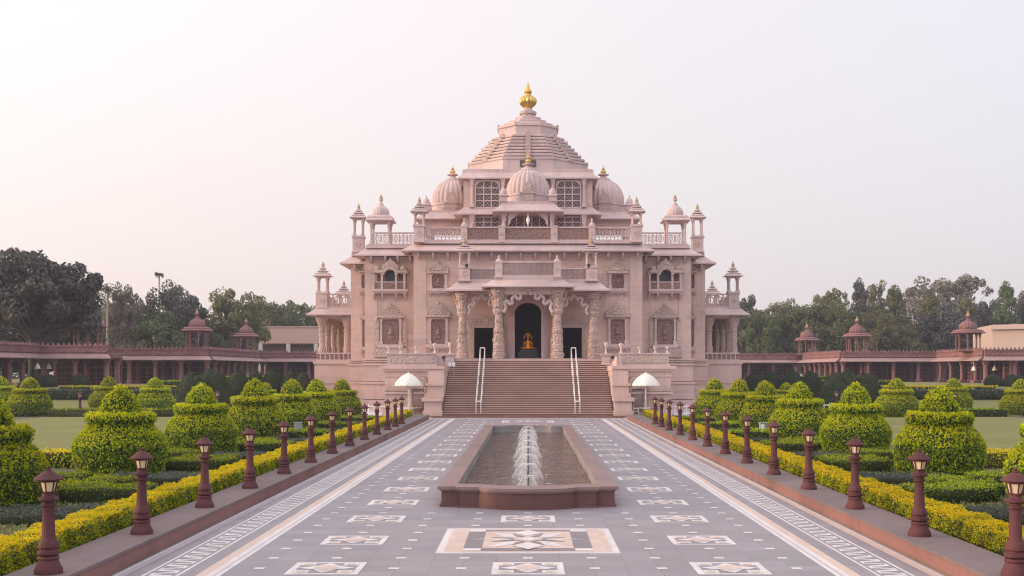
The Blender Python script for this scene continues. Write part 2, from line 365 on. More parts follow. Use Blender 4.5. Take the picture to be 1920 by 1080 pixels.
# leaf clouds with numpy
RNG = np.random.default_rng(11)
def unit(v): return v / np.maximum(np.linalg.norm(v, axis=1, keepdims=True), 1e-9)
def leaf_mesh(name, P, N, size, matidx, mats, core=None, tilt=0.7, aspect=0.55, outward=None):
    n = len(P); N = unit(N + RNG.normal(0, tilt, (n, 3)))
    t = unit(np.cross(N, RNG.normal(0, 1, (n, 3))))
    if outward is not None:
        k = outward > 0; t[k] = unit(t[k] * 0.5 + outward[k, None] * 0)
    b = np.cross(N, t); s = np.asarray(size)[:, None] * RNG.uniform(0.7, 1.3, (n, 1))
    V = np.empty((n, 4, 3)); V[:, 0] = P - t * s * .5; V[:, 1] = P + b * s * aspect * .5; V[:, 2] = P + t * s * .5 + N * s * .12; V[:, 3] = P - b * s * aspect * .5
    V = V.reshape(-1, 3); nv = len(V); nf = n
    cv, cf, cm = ([], [], [])
    if core: cv, cf, cm = core.v, core.f, core.m
    me = bpy.data.meshes.new(name)
    loops = np.arange(nv, dtype=np.int32); cl = np.array([i + nv for f in cf for i in f], dtype=np.int32)
    tot = np.concatenate([np.full(nf, 4, np.int32), np.array([len(f) for f in cf], np.int32)]) if cf else np.full(nf, 4, np.int32)
    allv = np.vstack([V, np.array(cv)]) if cv else V
    me.vertices.add(len(allv)); me.vertices.foreach_set('co', allv.ravel().astype(np.float32))
    L = np.concatenate([loops, cl]) if cf else loops
    me.loops.add(len(L)); me.loops.foreach_set('vertex_index', L)
    me.polygons.add(len(tot)); me.polygons.foreach_set('loop_start', np.concatenate([[0], np.cumsum(tot)[:-1]]).astype(np.int32)); me.polygons.foreach_set('loop_total', tot)
    for k in mats: me.materials.append(M[k])
    me.polygons.foreach_set('material_index', np.concatenate([matidx, np.array(cm)]).astype(np.int32) if cf else matidx.astype(np.int32))
    me.update(calc_edges=True); return me

def ordinal(i): return ['first', 'second', 'third', 'fourth', 'fifth', 'sixth', 'seventh', 'eighth', 'ninth', 'tenth', 'eleventh', 'twelfth', 'thirteenth', 'fourteenth', 'fifteenth', 'sixteenth'][i]

# ================================================================== THE SETTING
def sheet(name, x0, x1, y0, y1, z, mat):
    m = MB(); m.flat([(x0, y0), (x1, y0), (x1, y1), (x0, y1)], z); return tag(m.build(name, mat), kind='structure')
sheet('ground', -700, 700, -100, 700, -0.06, 'ground')
def haze():
    m = MB(); m.box(-720, 720, -120, 720, -1.2, 48)
    mt = bpy.data.materials.new('haze_air'); mt.use_nodes = True; t = mt.node_tree; t.nodes.clear()
    o = t.nodes.new('ShaderNodeOutputMaterial'); v = t.nodes.new('ShaderNodeVolumePrincipled')
    v.inputs['Density'].default_value = 0.00032; v.inputs['Color'].default_value = (0.79, 0.80, 1.0, 1); v.inputs['Anisotropy'].default_value = 0.15
    t.links.new(v.outputs[0], o.inputs['Volume']); M['haze_air'] = mt
    tag(m.build('haze', 'haze_air'), 'thin pale evening haze over the whole garden', 'haze', None, 'stuff')
haze()

KX = 7.72       # inner face of the kerbs
def plaza():
    m = MB(); g, mar, bei, lav, dk = 0, 1, 2, 3, 4
    Y0, Y1 = -2.0, 95.2
    m.flat([(-KX, Y0), (KX, Y0), (KX, Y1), (-KX, Y1)], 0.0, g)
    def q(x0, x1, y0, y1, z, k): m.flat([(x0, y0), (x1, y0), (x1, y1), (x0, y1)], z, k)
    for s in (-1, 1):
        def band(a, b, z, k):
            x0, x1 = sorted((s * a, s * b)); q(x0, x1, Y0, 92.5, z, k)
        band(5.70, 5.96, .004, mar); band(5.96, 6.16, .004, bei); band(5.80, 5.83, .008, lav)
        band(6.47, 6.53, .004, mar); band(7.1, 7.16, .004, mar); band(6.585, 7.045, .004, mar)
        band(7.46, 7.6, .004, lav if s < 0 else bei); band(7.6, 7.7, .004, mar)
        u = 0.54; k = int((92 - Y0) / u)
        for i in range(k):          # zigzag of grey wedges in the white border
            y = Y0 + i * u
            m.flat([(s * 6.6, y), (s * 6.6, y + u * .46), (s * 7.0, y + u * .25)], .008, g)
            m.flat([(s * 7.03, y + u * .46), (s * 7.03, y + u * .92), (s * 6.63, y + u * .72)], .008, g)
    def motif(cx, cy):
        h = .69
        q(cx - h, cx + h, cy - h, cy + h, .004, mar); q(cx - .56, cx + .56, cy - .56, cy + .56, .008, g)
        for a in (-1, 1):
            for b in (-1, 1):
                q(*sorted((cx + a * .27, cx + a * .56)), *sorted((cy + b * .27, cy + b * .56)), .012, mar)
                q(*sorted((cx + a * .33, cx + a * .5)), *sorted((cy + b * .33, cy + b * .5)), .016, bei)
        for dx, dy in ((1, 0), (-1, 0), (0, 1), (0, -1)):
            m.flat([(cx + dx * .54, cy + dy * .54), (cx + dx * .26 - dy * .2, cy + dy * .26 + dx * .2), (cx + dx * .26 + dy * .2, cy + dy * .26 - dx * .2)], .013, mar)
        m.flat([(cx + .31 * math.cos(a * PI / 8), cy + .31 * math.sin(a * PI / 8)) for a in range(16)], .018, mar)
        m.flat([(cx + .23 * math.cos(a * PI / 8), cy + .23 * math.sin(a * PI / 8)) for a in range(16)], .022, bei)
    def mat(cx, cy):
        h = 1.93
        q(cx - h, cx + h, cy - h, cy + h, .004, mar); q(cx - 1.77, cx + 1.77, cy - 1.77, cy + 1.77, .008, bei)
        q(cx - 1.38, cx + 1.38, cy - 1.64, cy + 1.64, .012, dk)
        for a in (-1, 1):
            for b in (-1, 1): q(*sorted((cx + a * 1.0, cx + a * 1.38)), *sorted((cy + b * 1.3, cy + b * 1.64)), .016, mar)
        q(cx - .98, cx + .98, cy - 1.3, cy + 1.3, .016, bei)
        def kite(ang, L, wd, k, z, r0=.22):
            c, s = math.cos(ang), math.sin(ang)
            P = [(r0, 0), (r0 + (L - r0) * .35, wd), (L, 0), (r0 + (L - r0) * .35, -wd)]
            m.flat([(cx + a * c - b * s, cy + a * s + b * c) for a, b in P], z, k)
        for i in range(4):
            kite(PI / 4 + (.16 if i % 2 == 0 else -.16) + i * PI / 2, 1.5, .2, mar, .020)
            kite(i * PI / 2, 1.3 if i % 2 == 0 else 1.2, .12, mar if i % 2 == 0 else bei, .024)
            kite(i * PI / 2 + PI / 8, .95, .09, dk, .021); kite(i * PI / 2 - PI / 8, .95, .09, dk, .021)
        for b in (-1, 1):
            m.flat([(cx, cy + b * .5), (cx + .34, cy + b * 1.0), (cx, cy + b * 1.5), (cx - .34, cy + b * 1.0)], .028, mar)
        m.flat([(cx + .4, cy), (cx, cy + .42), (cx - .4, cy), (cx, cy - .42)], .028, bei)
        m.flat([(cx + .25, cy), (cx, cy + .26), (cx - .25, cy), (cx, cy - .26)], .032, mar)
    pitch = 1.29; py = 1.25
    for j in range(-3, 56):
        y = 22.55 + py * j
        if y > 91.5: break
        for i in range(-4, 5):
            x = pitch * i
            inpool = abs(x) < 2.75 and 31.8 < y < 70.8
            if inpool: continue
            big = min(abs(y - 26.3), abs(y - 87.6))
            if big < 2.2 and abs(x) < 2.2: continue
            if i % 3 == 0 and j % 3 == 0: motif(x, y)
            else: q(x - .1, x + .1, y - .095, y + .095, .004, mar)
    mat(0, 26.3); mat(0, 87.6)
    q(-KX, KX, 92.6, 92.9, .004, mar)
    return tag(m.build('plaza_paving', ['pave', 'marble', 'beige', 'pave2', 'darkinlay'], origin=(0, 40, 0)), kind='structure')
plaza()
for s in (-1, 1):
    a, b = sorted((s * KX, s * 8.78))
    m = MB(); m.box(a, b, -2, 91.5, -0.05, .31, 0)
    m.box(a - (0.03 if s > 0 else 0), b + (0.03 if s < 0 else 0), -2, 91.53, .312, .37, 1)
    if s > 0: m.box(KX - .02, KX - .002, -2, 91.5, -.03, .05, 1)
    else: m.box(-KX + .002, -KX + .02, -2, 91.5, -.03, .05, 1)
    tag(m.build('kerb', ['kerb', 'kerbtop']), kind='structure')
    # beds and lawns
    def XX(a, b): return sorted((s * a, s * b))
    m = MB(); m.box(*XX(8.79, 30), -2, 91.5, -.05, .25); m.box(*XX(30.01, 62), -2, 112, -.05, .245); tag(m.build('garden_bed', 'soil'), kind='structure')
    m = MB()
    for a0, a1, y0, y1 in ((17.2, 37, 44.2, 90), (40, 61, 44.2, 90), (30.5, 61, 97, 111)):
        x0, x1 = XX(a0, a1); m.flat([(x0, y0), (x1, y0), (x1, y1), (x0, y1)], .256)
    x0, x1 = XX(17.2, 61); m.flat([(x0, 10), (x1, 10), (x1, 42.2), (x0, 42.2)], .256)
    tag(m.build('lawn', 'lawn'), kind='structure')
    m = MB(); x0, x1 = XX(24.5, 140)
    m.add([(x0, 112, .24), (x1, 112, .24), (x1, 146, 1.9), (x0, 146, 1.9), (x0, 260, 1.9), (x1, 260, 1.9)], [(0, 1, 2, 3), (3, 2, 5, 4)])
    if s > 0 or True: tag(m.build('grass_slope', 'lawn'), kind='structure')
    x0, x1 = XX(7.73, 29.9); sheet('forecourt', x0, x1, 91.56, 150, 0.02, 'fore')

# ------------------------------------------------------------------ fountain
def fountain():
    t = empty('fountain_basin', (0, 51, 0), 'long brown stone fountain basin with a bowed front in the middle of the plaza', 'fountain')
    def outline(o, dy=0):
        # plan outline, front bow and two stepped shoulders at each end
        h = 2.47 + o; pts = []
        def end(yc, sgn):
            P = [(-h, yc), (-1.95 - o, yc)]
            P += [(-1.95 - o, yc - sgn * .2), (-1.36, yc - sgn * .2)]
            for i in range(0, 13):
                u = -1 + 2 * i / 12; P.append((1.36 * u, yc - sgn * (.2 + .6 * math.sqrt(max(0, 1 - u * u * .999)) ** 1.2)))
            P += [(1.36, yc - sgn * .2), (1.95 + o, yc - sgn * .2), (1.95 + o, yc), (h, yc)]
            return P
        return end(32.75 - o, 1) + list(reversed(end(69.4 + o, -1)))
    def inner(o=0):
        h = 2.03 + o; P = [(-h, 33.45 - o), (-1.36, 33.45 - o)]
        for i in range(1, 12):
            u = -1 + 2 * i / 12; P.append((1.36 * u, 33.45 - o - .55 * math.sqrt(1 - u * u) ** 1.2))
        P += [(1.36, 33.45 - o), (h, 33.45 - o)]
        Q = [(x, 102.2 - y) for x, y in P]
        return P + list(reversed(Q))
    def frame(m, o, i, z0, z1, k):
        A = outline(o); B = inner(i)
        bmm = bmesh.new()
        va = [bmm.verts.new((x, y, 0)) for x, y in A]; vb = [bmm.verts.new((x, y, 0)) for x, y in B]
        ea = [bmm.edges.new((va[q], va[(q + 1) % len(va)])) for q in range(len(va))]; eb = [bmm.edges.new((vb[q], vb[(q + 1) % len(vb)])) for q in range(len(vb))]
        bmesh.ops.triangle_fill(bmm, edges=ea + eb, use_beauty=True)
        bmm.verts.index_update()
        vs = [tuple(v.co) for v in bmm.verts]; fs = [tuple(v.index for v in f.verts) for f in bmm.faces]
        m.add([(x, y, z1) for x, y, _ in vs], fs, k); m.add([(x, y, z0) for x, y, _ in vs], fs, k)
        for P, q in ((A, k), (B, 1)):
            m.loft([[(x, y, z0) for x, y in P], [(x, y, z1) for x, y in P]], q, False, False)
        bmm.free()
    return t, frame
def fountain_build():
    t, frame = fountain()
    m = MB(); frame(m, -.05, 0.03, -.03, .44, 0); m.build('basin_wall', ['basin', 'lining'], t)
    m = MB(); frame(m, .0, .0, -.02, .07, 0); m.build('base_moulding', ['basin', 'basin'], t)
    m = MB(); frame(m, .0, .0, .442, .49, 0); frame(m, .06, -.02, .492, .575, 0); m.build('rim', ['basinrim', 'lining'], t)
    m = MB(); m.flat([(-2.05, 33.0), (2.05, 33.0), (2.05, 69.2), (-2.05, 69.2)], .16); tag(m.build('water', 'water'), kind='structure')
    for i in range(8):
        y = 35.4 + 4.5 * i
        near = 'nearest the viewer' if i == 0 else (f'{ordinal(i)} from the near end' if i < 7 else 'farthest from the viewer, nearest the stairs')
        j = empty('fountain_jet', (0, y, .16), f'white bell shaped water jet in the long basin, {near}', 'water jet', 'water jets along the fountain basin')
        p = MB(); p.tube((0, y, .05), (0, y, .57), .03, .025, 8); p.lathe([(.02, .5), (.06, .52), (.06, .56), (.01, .58)], (0, y, 0), 10); p.tube((-.16, y, .2), (.16, y, .2), .018, .018, 6)
        p.build('nozzle', 'black', j)
        p = MB(); rr = random.uniform(.88, 1.12) * (0.62 if i == 0 else 1)
        prof = []
        for q in range(15):
            u = q / 14; r = .03 + .54 * rr * u; prof.append((r, .60 + .06 * math.sin(PI * min(1, u * 1.6)) - .48 * u ** 3.0))
        rings = []
        for q, (r, z) in enumerate(prof):
            rings.append([(r * (1 + .05 * math.sin(5 * a + q * .35)) * math.cos(a), y + r * (1 + .05 * math.sin(5 * a + q * .35)) * math.sin(a), z + random.uniform(-.006, .006) * q / 4) for a in [2 * PI * k / 40 for k in range(40)]])
        p.loft(rings, 0, False, False)
        for _ in range(40):
            a = random.uniform(0, 2 * PI); r = random.uniform(.35, .75) * rr
            p.ball((r * math.cos(a), y + r * math.sin(a), .16 + random.uniform(.0, .12)), random.uniform(.01, .022), n=6)
        p.build('water_bell', 'jet', j, origin=(0, y, .16))
fountain_build()

# ------------------------------------------------------------------ lamp posts
def lamp_parts():
    base = MB(); base.lathe([(.30, 0), (.30, .07), (.27, .11), (.22, .2), (.205, .24)], n=24); base.lathe([(.215, .24), (.23, .27), (.215, .3), (.19, .31)], n=24)
    base.lathe([(.19, .31), (.235, .34), (.24, .39), (.185, .41), (.185, .43), (.215, .46), (.215, .5), (.19, .56), (.16, .6)], n=24)
    sh = MB(); sh.lathe([(.15, .6), (.142, .62), (.118, 1.14), (.12, 1.16)], n=48, flute=(16, .16, 1, 2))
    cap = MB(); cap.lathe([(.13, 1.16), (.165, 1.18), (.165, 1.205), (.125, 1.22), (.125, 1.25), (.215, 1.28), (.22, 1.315), (.14, 1.34), (.125, 1.37), (.135, 1.42)], n=24)
    fr = MB()
    for i in range(6):
        a = i * PI / 3 + PI / 6
        fr.tube((.128 * math.cos(a), .128 * math.sin(a), 1.415), (.19 * math.cos(a), .19 * math.sin(a), 1.61), .016, .018, 6)
    fr.lathe([(.14, 1.4), (.15, 1.42), (.12, 1.43)], n=12); fr.lathe([(.2, 1.595), (.22, 1.62), (.15, 1.62)], n=24)
    gl = MB(); gl.lathe([(.118, 1.425), (.178, 1.605)], n=6, rot=PI / 6)
    rf = MB(); rf.lathe([(.2, 1.618), (.31, 1.635), (.315, 1.65), (.29, 1.665), (.2, 1.72), (.12, 1.77), (.07, 1.785)], n=48, flute=(16, .07, 1, 5))
    rf.lathe([(.06, 1.78), (.065, 1.8), (.03, 1.82), (.045, 1.84), (.015, 1.87)], n=12)
    return [(n, b.mesh(n, k)) for n, b, k in (('base', base, 'lamp'), ('shaft', sh, 'lamp'), ('collar', cap, 'lamp'), ('lantern_frame', fr, 'lamp'), ('lantern_glass', gl, 'lampglass'), ('lantern_roof', rf, 'lamp'))]
LP = lamp_parts()
def lamp(x, y, z, label, group, sc=1.0):
    t = empty('lamp_post', (x, y, z), label, 'lamp post', group)
    for n, me in LP: newobj(n, me, t, (x, y, z))
    t.scale = (sc * .8, sc * .8, sc)
ly = [19.87 + 4.8 * i for i in range(11)] + [71.8, 75.4]
for s, side in ((-1, 'left'), (1, 'right')):
    for i, y in enumerate(ly):
        k = f'{ordinal(i)} from the near end' if i else 'nearest the viewer'
        if i == 12: k = 'last before the stairs'
        lamp(s * 8.12 if s < 0 else 8.13, y - (.3 if s > 0 else 0), .372, f'red stone lamp post with cream glass on the {side} kerb, {k}', 'lamp posts along the kerbs', .97)
for i, (px, Y) in enumerate(((150, 96), (408, 100), (566, 106), (1790, 96), (1568, 100), (1316, 108))):
    lamp(X(px, Y), Y, .25, f'small red lamp post in the far garden {["left of", "right of"][i > 2]} the temple, {["outermost", "middle", "innermost"][i % 3]} of three', 'small lamp posts in the gardens', 1.0)

# ------------------------------------------------------------------ topiaries
TP = [(1.25, 0), (1.52, .22), (1.66, .66), (1.62, 1.02), (1.47, 1.33), (1.27, 1.56), (1.1, 1.69), (1.08, 1.76), (1.2, 1.84), (1.25, 2.0), (1.19, 2.09), (.72, 2.07), (.68, 2.26), (.55, 2.54), (.32, 2.84), (.03, 2.99)]
def lathe_samples(prof, n, seed):
    rng = np.random.default_rng(seed); P = np.array(prof); d = np.diff(P, axis=0); L = np.linalg.norm(d, axis=1)
    wts = L * (P[:-1, 0] + P[1:, 0]); wts /= wts.sum()
    seg = rng.choice(len(L), n, p=wts); u = rng.random(n); r = P[seg, 0] + d[seg, 0] * u; z = P[seg, 1] + d[seg, 1] * u; a = rng.uniform(0, 2 * PI, n)
    nr, nz = d[seg, 1] / L[seg], -d[seg, 0] / L[seg]
    pos = np.stack([r * np.cos(a), r * np.sin(a), z], 1); nor = np.stack([nr * np.cos(a), nr * np.sin(a), nz], 1)
    return pos, nor, rng
def topiary_mesh(seed, n, size):
    prof = [(r * random.uniform(.97, 1.03), z * random.uniform(.99, 1.01)) for r, z in TP]
    P, N, rng = lathe_samples(prof, n, seed)
    lump = 0.04 * np.sin(P[:, 0] * 4 + seed) * np.cos(P[:, 1] * 5) * np.sin(P[:, 2] * 4)
    P = P + N * (lump + rng.normal(0, .02, n))[:, None]
    up = N[:, 2]; lip = ((P[:, 2] > 1.92) & (P[:, 2] < 2.2) & (np.hypot(P[:, 0], P[:, 1]) > 1.05))
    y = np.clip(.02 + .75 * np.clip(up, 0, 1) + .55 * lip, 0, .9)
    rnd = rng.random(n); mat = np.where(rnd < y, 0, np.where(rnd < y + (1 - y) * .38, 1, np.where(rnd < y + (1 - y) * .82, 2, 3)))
    # the long new shoots that stand proud of the clipped surface
    k = n // 5; Q, NQ, rng2 = lathe_samples(prof, k, seed + 50); Q = Q + NQ * rng2.uniform(.04, .10, k)[:, None]
    T = np.cross(NQ, rng2.normal(0, 1, (k, 3)))
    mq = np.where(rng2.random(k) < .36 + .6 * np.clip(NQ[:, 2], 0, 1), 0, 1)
    P = np.vstack([P, Q]); N = np.vstack([N, T]); mat = np.concatenate([mat, mq]); sz = np.full(n + k, size); sz[n:] *= .9
    core = MB(); core.lathe([(max(.02, r - .07), z - (.05 if z > 2 else 0)) for r, z in prof], n=32, m=4)
    return leaf_mesh('topiary', P, N, sz, mat, ['l_yellow', 'l_lime', 'l_green', 'l_deep', 'core'], core, tilt=.55)
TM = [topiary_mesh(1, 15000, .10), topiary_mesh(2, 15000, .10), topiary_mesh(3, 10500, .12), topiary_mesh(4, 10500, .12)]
TY = [30.2, 39.7, 49.7, 59.4, 68.4, 77.3, 87.5]
for s, side in ((-1, 'left'), (1, 'right')):
    for i, y in enumerate(TY):
        k = 'nearest the viewer' if i == 0 else ('nearest the temple' if i == 6 else f'{ordinal(i)} from the near end')
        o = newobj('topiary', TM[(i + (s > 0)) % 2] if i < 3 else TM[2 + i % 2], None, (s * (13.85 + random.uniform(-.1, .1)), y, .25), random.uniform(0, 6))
        f = random.uniform(.96, 1.03); o.scale = (f * .9, f * .9, random.uniform(.97, 1.03) * (1.06 if s < 0 and i == 3 else 1))
        tag(o, f'pot shaped clipped topiary in the row beside the {side} kerb, {k}', 'topiary', 'pot shaped topiaries')
far = [(56, 92, 1.0), (204, 106, 1.0), (291, 98, .98), (2, 108, 1.0), (498, 112, .8),
       (1681, 91, .98), (1788.5, 106, .95), (1914, 95, .95), (1474, 112, .8), (1444, 122, .8)]
words = ['outer of two', 'small, between the two lawns', 'inner, next to dark bush', 'at the photo edge', 'small, far behind the row',
         'inner, right of dark bush', 'small, between lawns', 'at the photo edge', 'small, far behind the row', 'smallest and farthest']
for i, (px, Y, f) in enumerate(far):
    o = newobj('topiary', TM[2 + i % 2], None, (X(px, Y), Y, .25), i * 1.3); o.scale = (f, f, f)
    tag(o, f'pot shaped topiary in the far {"left" if px < 990 else "right"} garden, {words[i]}', 'topiary', 'pot shaped topiaries')

# ------------------------------------------------------------------ hedges
def hedge_mesh(name, boxes, dens, size, mats, probs_top, probs_side, jitter=.03, y_fade=None, aspect=.5, core='core'):
    """boxes: (x0,x1,y0,y1,z0,z1); leaves over their top and sides, a twig core inside."""
    Ps, Ns, Ms, Ss = [], [], [], []; cb = MB()
    for (x0, x1, y0, y1, z0, z1) in boxes:
        lx, lyy, lz = x1 - x0, y1 - y0, z1 - z0
        faces = [((x0, y0, z1), (lx, 0, 0), (0, lyy, 0), (0, 0, 1)), ((x0, y0, z0), (0, lyy, 0), (0, 0, lz), (-1, 0, 0)), ((x1, y0, z0), (0, lyy, 0), (0, 0, lz), (1, 0, 0)),
                 ((x0, y0, z0), (lx, 0, 0), (0, 0, lz), (0, -1, 0)), ((x0, y1, z0), (lx, 0, 0), (0, 0, lz), (0, 1, 0))]
        for o, u, v, nn in faces:
            area = np.linalg.norm(u) * np.linalg.norm(v); n = int(area * dens)
            if n < 1: continue
            a, b = RNG.random(n), RNG.random(n)
            if y_fade:      # finer leaves near the viewer, fewer and larger ones far off
                yy = o[1] + a * u[1] + b * v[1]; keep = RNG.random(n) < np.clip((y_fade / np.maximum(yy, 8)) ** 1.3, .06, 1); a, b = a[keep], b[keep]; n = len(a)
            P = np.array(o) + a[:, None] * np.array(u) + b[:, None] * np.array(v); N = np.tile(np.array(nn, float), (n, 1))
            lump = .035 * np.sin(P[:, 1] * 3.1 + P[:, 0] * 4) + .03 * np.sin(P[:, 1] * 7.7 + P[:, 2] * 9)
            P = P + N * (lump + RNG.normal(0, jitter, n))[:, None]
            h = (P[:, 2] - z0) / lz; top = nn[2] > .5
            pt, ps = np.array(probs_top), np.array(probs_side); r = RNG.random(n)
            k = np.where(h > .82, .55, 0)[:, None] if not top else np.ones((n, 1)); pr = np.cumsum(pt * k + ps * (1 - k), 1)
            Ps.append(P); Ns.append(N); Ms.append((r[:, None] > pr).sum(1).clip(0, len(mats) - 1)); Ss.append(size * (np.clip(P[:, 1] / y_fade, 1, 2.2) if y_fade else np.ones(n)))
        i = .05; cb.box(x0 + i, x1 - i, y0 + i, y1 - i, z0 - .02, z1 - i, len(mats))
    P, N, Mx, Sz = np.vstack(Ps), np.vstack(Ns), np.concatenate(Ms), np.concatenate(Ss)
    c = P.mean(0); c[2] = min(b[4] for b in boxes)
    P = P - c; cb.v = [(a - c[0], b - c[1], d - c[2]) for a, b, d in cb.v]
    return newobj(name, leaf_mesh(name, P, N, Sz, Mx, mats + [core], cb, tilt=.7, aspect=aspect), None, c)
GOLD = (['l_gold', 'l_yellow', 'l_lime', 'l_green', 'l_deep'], (.62, .26, .1, .02, 0), (.12, .30, .31, .19, .08))
BOX = (['l_yellow', 'l_lime', 'l_hgreen', 'l_green', 'l_deep'], (.26, .46, .24, .04, 0), (0, .06, .25, .39, .3))
BLUE = (['l_blue', 'l_blue', 'l_deep'], (.6, .35, .05), (.4, .3, .3))
for s, side in ((-1, 'left'), (1, 'right')):
    bx = []
    y = 12.0
    while y < 91:
        d = min(2.2, 91 - y); a, b = sorted((s * (8.98 + random.uniform(-.02, .02)), s * (9.68 + random.uniform(-.03, .03))))
        bx.append((a, b, y, y + d + .04, .25, .72 + random.uniform(-.015, .015))); y += d
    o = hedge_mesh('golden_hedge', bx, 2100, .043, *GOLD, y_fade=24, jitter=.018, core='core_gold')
    tag(o, f'long low golden hedge running just behind the lamp posts of the {side} kerb', 'hedge', 'long golden hedges beside the kerbs')
    a, b = sorted((s * 15.2, s * 36)); o = hedge_mesh('golden_hedge', [(a, b, 42.6, 43.5, .25, .85)], 260, .1, *GOLD, core='core_gold')
    tag(o, f'short golden hedge across the near end of the {side} lawn', 'hedge', 'golden hedges across the lawns')
    for i, ty in enumerate(TY[:6]):
        def BXS(*L): return [(*sorted((s * a, s * b)), y0 + ty, y1 + ty, .25, z) for a, b, y0, y1, z in L]
        where = f'between the {ordinal(i)} and {ordinal(i + 1)} topiary on the {side}'
        dens = 560 if i < 3 else 190; sz = .062 if i < 3 else .11
        o = hedge_mesh('box_hedge', BXS((10.3, 12.5, .9, 2.4, .67), (12.1, 13.4, 2.6, 3.9, .60), (11.8, 13.1, 4.3, 5.5, .60), (13.6, 14.9, 5.2, 6.5, .64)) if i != 1 else
                       BXS((10.5, 12.6, .9, 3.2, .70), (12.0, 13.6, 3.22, 4.4, .84)), dens, sz, *BOX)
        tag(o, f'stepped dark green box hedge {where}', 'hedge', 'stepped box hedges')
        o = hedge_mesh('mondo_border', BXS((10.35, 12.6 + (i == 0) * 1.0, 6.25, 7.7, .5)) if i else BXS((10.3, 13.3, 5.9, 7.6, .5)), dens * 1.2, sz, *BLUE, aspect=.28)
        tag(o, f'low blue green leafy border {where}', 'border plant', 'blue green borders')
    o = hedge_mesh('mondo_border', [(*sorted((s * 10.3, s * 13.6)), 26.6, 28.6, .25, .5)], 520, .075, *BLUE, aspect=.28)
    tag(o, f'low blue green leafy border in front of the nearest {side} topiary', 'border plant', 'blue green borders')
    o = hedge_mesh('box_hedge', [(*sorted((s * 10.6, s * 12.6)), 21.5, 23.2, .25, .75)], 520, .075, *BOX)
    tag(o, f'dark green box hedge at the near {side} corner of the garden', 'hedge', 'stepped box hedges')
    # far garden hedges
    L = [((16.5, 37, 90.4, 91.4, .25, .82), BOX, 'long box hedge across the far end of the lawn', 'hedge'),
         ((38.5, 60, 90.4, 91.4, .25, .82), BOX, 'outer box hedge across the far end of the lawn', 'hedge'),
         ((30.5, 38, 95.0, 96.4, .25, .70), BOX, 'low box hedge behind the far topiaries', 'hedge'),
         ((44, 60, 101, 102.5, .25, .9), BOX, 'outer low box hedge behind the far topiaries', 'hedge'),
         ((33, 62, 122.5, 125, .9, 1.75), BLUE, 'long blue grey hedge on the grass slope', 'hedge'),
         ((27, 52, 130, 133, 1.2, 2.05), GOLD, 'golden terrace hedge below the red arcade', 'hedge'),
         ((29, 43, 136.5, 139, 1.5, 2.6), BOX, 'upper green terrace hedge below the red arcade', 'hedge'),
         ((31, 41, 140, 142, 1.7, 3.1), BOX, 'topmost clipped green terrace hedge below the arcade', 'hedge')]
    for (a, b, y0, y1, z0, z1), st, lb, ct in L:
        x0, x1 = sorted((s * a, s * b)); o = hedge_mesh('terrace_hedge', [(x0, x1, y0, y1, z0, z1)], 26 if y0 > 110 else 60, .26 if y0 > 110 else .17, *st)
        tag(o, f'{lb}, {side} of the temple', ct, 'hedges of the far gardens')

# dark clipped mounds near the temple
def mound_mesh(seed, n, size):
    prof = [(.93, 0), (1.0, .35), (.98, .8), (.82, 1.25), (.5, 1.6), (.05, 1.75)]
    P, N, rng = lathe_samples(prof, n, seed); P = P + N * rng.normal(0, .025, n)[:, None] + N * (.05 * np.sin(P[:, 2] * 5 + P[:, 0] * 4))[:, None]
    core = MB(); core.lathe([(max(.02, r - .05), z - .02) for r, z in prof], n=24, m=2)
    return leaf_mesh('clipped_bush', P, N, np.full(n, size), np.where(rng.random(n) < .8, 0, 1), ['l_cypress', 'l_deep', 'core'], core, tilt=.6)
MO = [mound_mesh(5, 4200, .085), mound_mesh(6, 4200, .085)]
mounds = [(360, 700, 770, 105, 30), (405, 698, 768, 106, 30), (393, 693, 760, 118, 22), (448, 696, 740, 121, 21), (480, 697, 740, 122, 19), (510, 695, 740, 122, 20), (545, 696, 740, 122, 22), (568, 698, 740, 121, 16),
          (1570, 700, 768, 105, 32), (1622, 702, 768, 106, 34), (1590, 694, 760, 117, 24), (1415, 699, 740, 121, 20), (1447, 697, 740, 122, 20), (1485, 695, 740, 122, 22), (1520, 697, 740, 122, 22)]
for i, (px, top, bot, Y, hw) in enumerate(mounds):
    r = hw * Y / F; zt = Z(top, Y); zb = .25 if Y < 112 else .24 + (Y - 112) * .049
    o = newobj('clipped_bush', MO[i % 2], None, (X(px, Y), Y, zb), i * .9); o.scale = (r, r, (zt - zb) / 1.75)
    sd_ = 'left' if px < 990 else 'right'; k = i if px < 990 else i - 8
    lab = [f'large dark rounded bush in the {sd_} garden, the outer one of the big pair', f'large dark rounded bush in the {sd_} garden, the inner one of the big pair', f'dark rounded bush peeping over the big pair in the {sd_} garden'][k] if k < 3 else f'dark rounded bush in the {sd_} row before the arcade, {ordinal(k - 3)} counting from the {"left" if px < 990 else "left, nearest the temple"}'
    tag(o, lab.replace('first counting from the left, nearest the temple', 'next to the temple').replace(', nearest the temple', ''), 'bush', 'dark rounded bushes')
smalls = [(70, 150.0), (92, 150.5), (150, 150.2), (1862, 152.0), (1898, 151.0)]
for i, (px, Y) in enumerate(smalls):
    o = newobj('clipped_bush', MO[i % 2], None, (X(px, Y - 6), Y - 6, 1.75), i); o.scale = (1.1, 1.1, .9)
    tag(o, f'small dark bush at the foot of the arcade columns, {["outermost on the left", "middle one on the left", "innermost on the left", "inner one on the right", "outer one on the right"][i]}', 'bush', 'small bushes below the arcade')

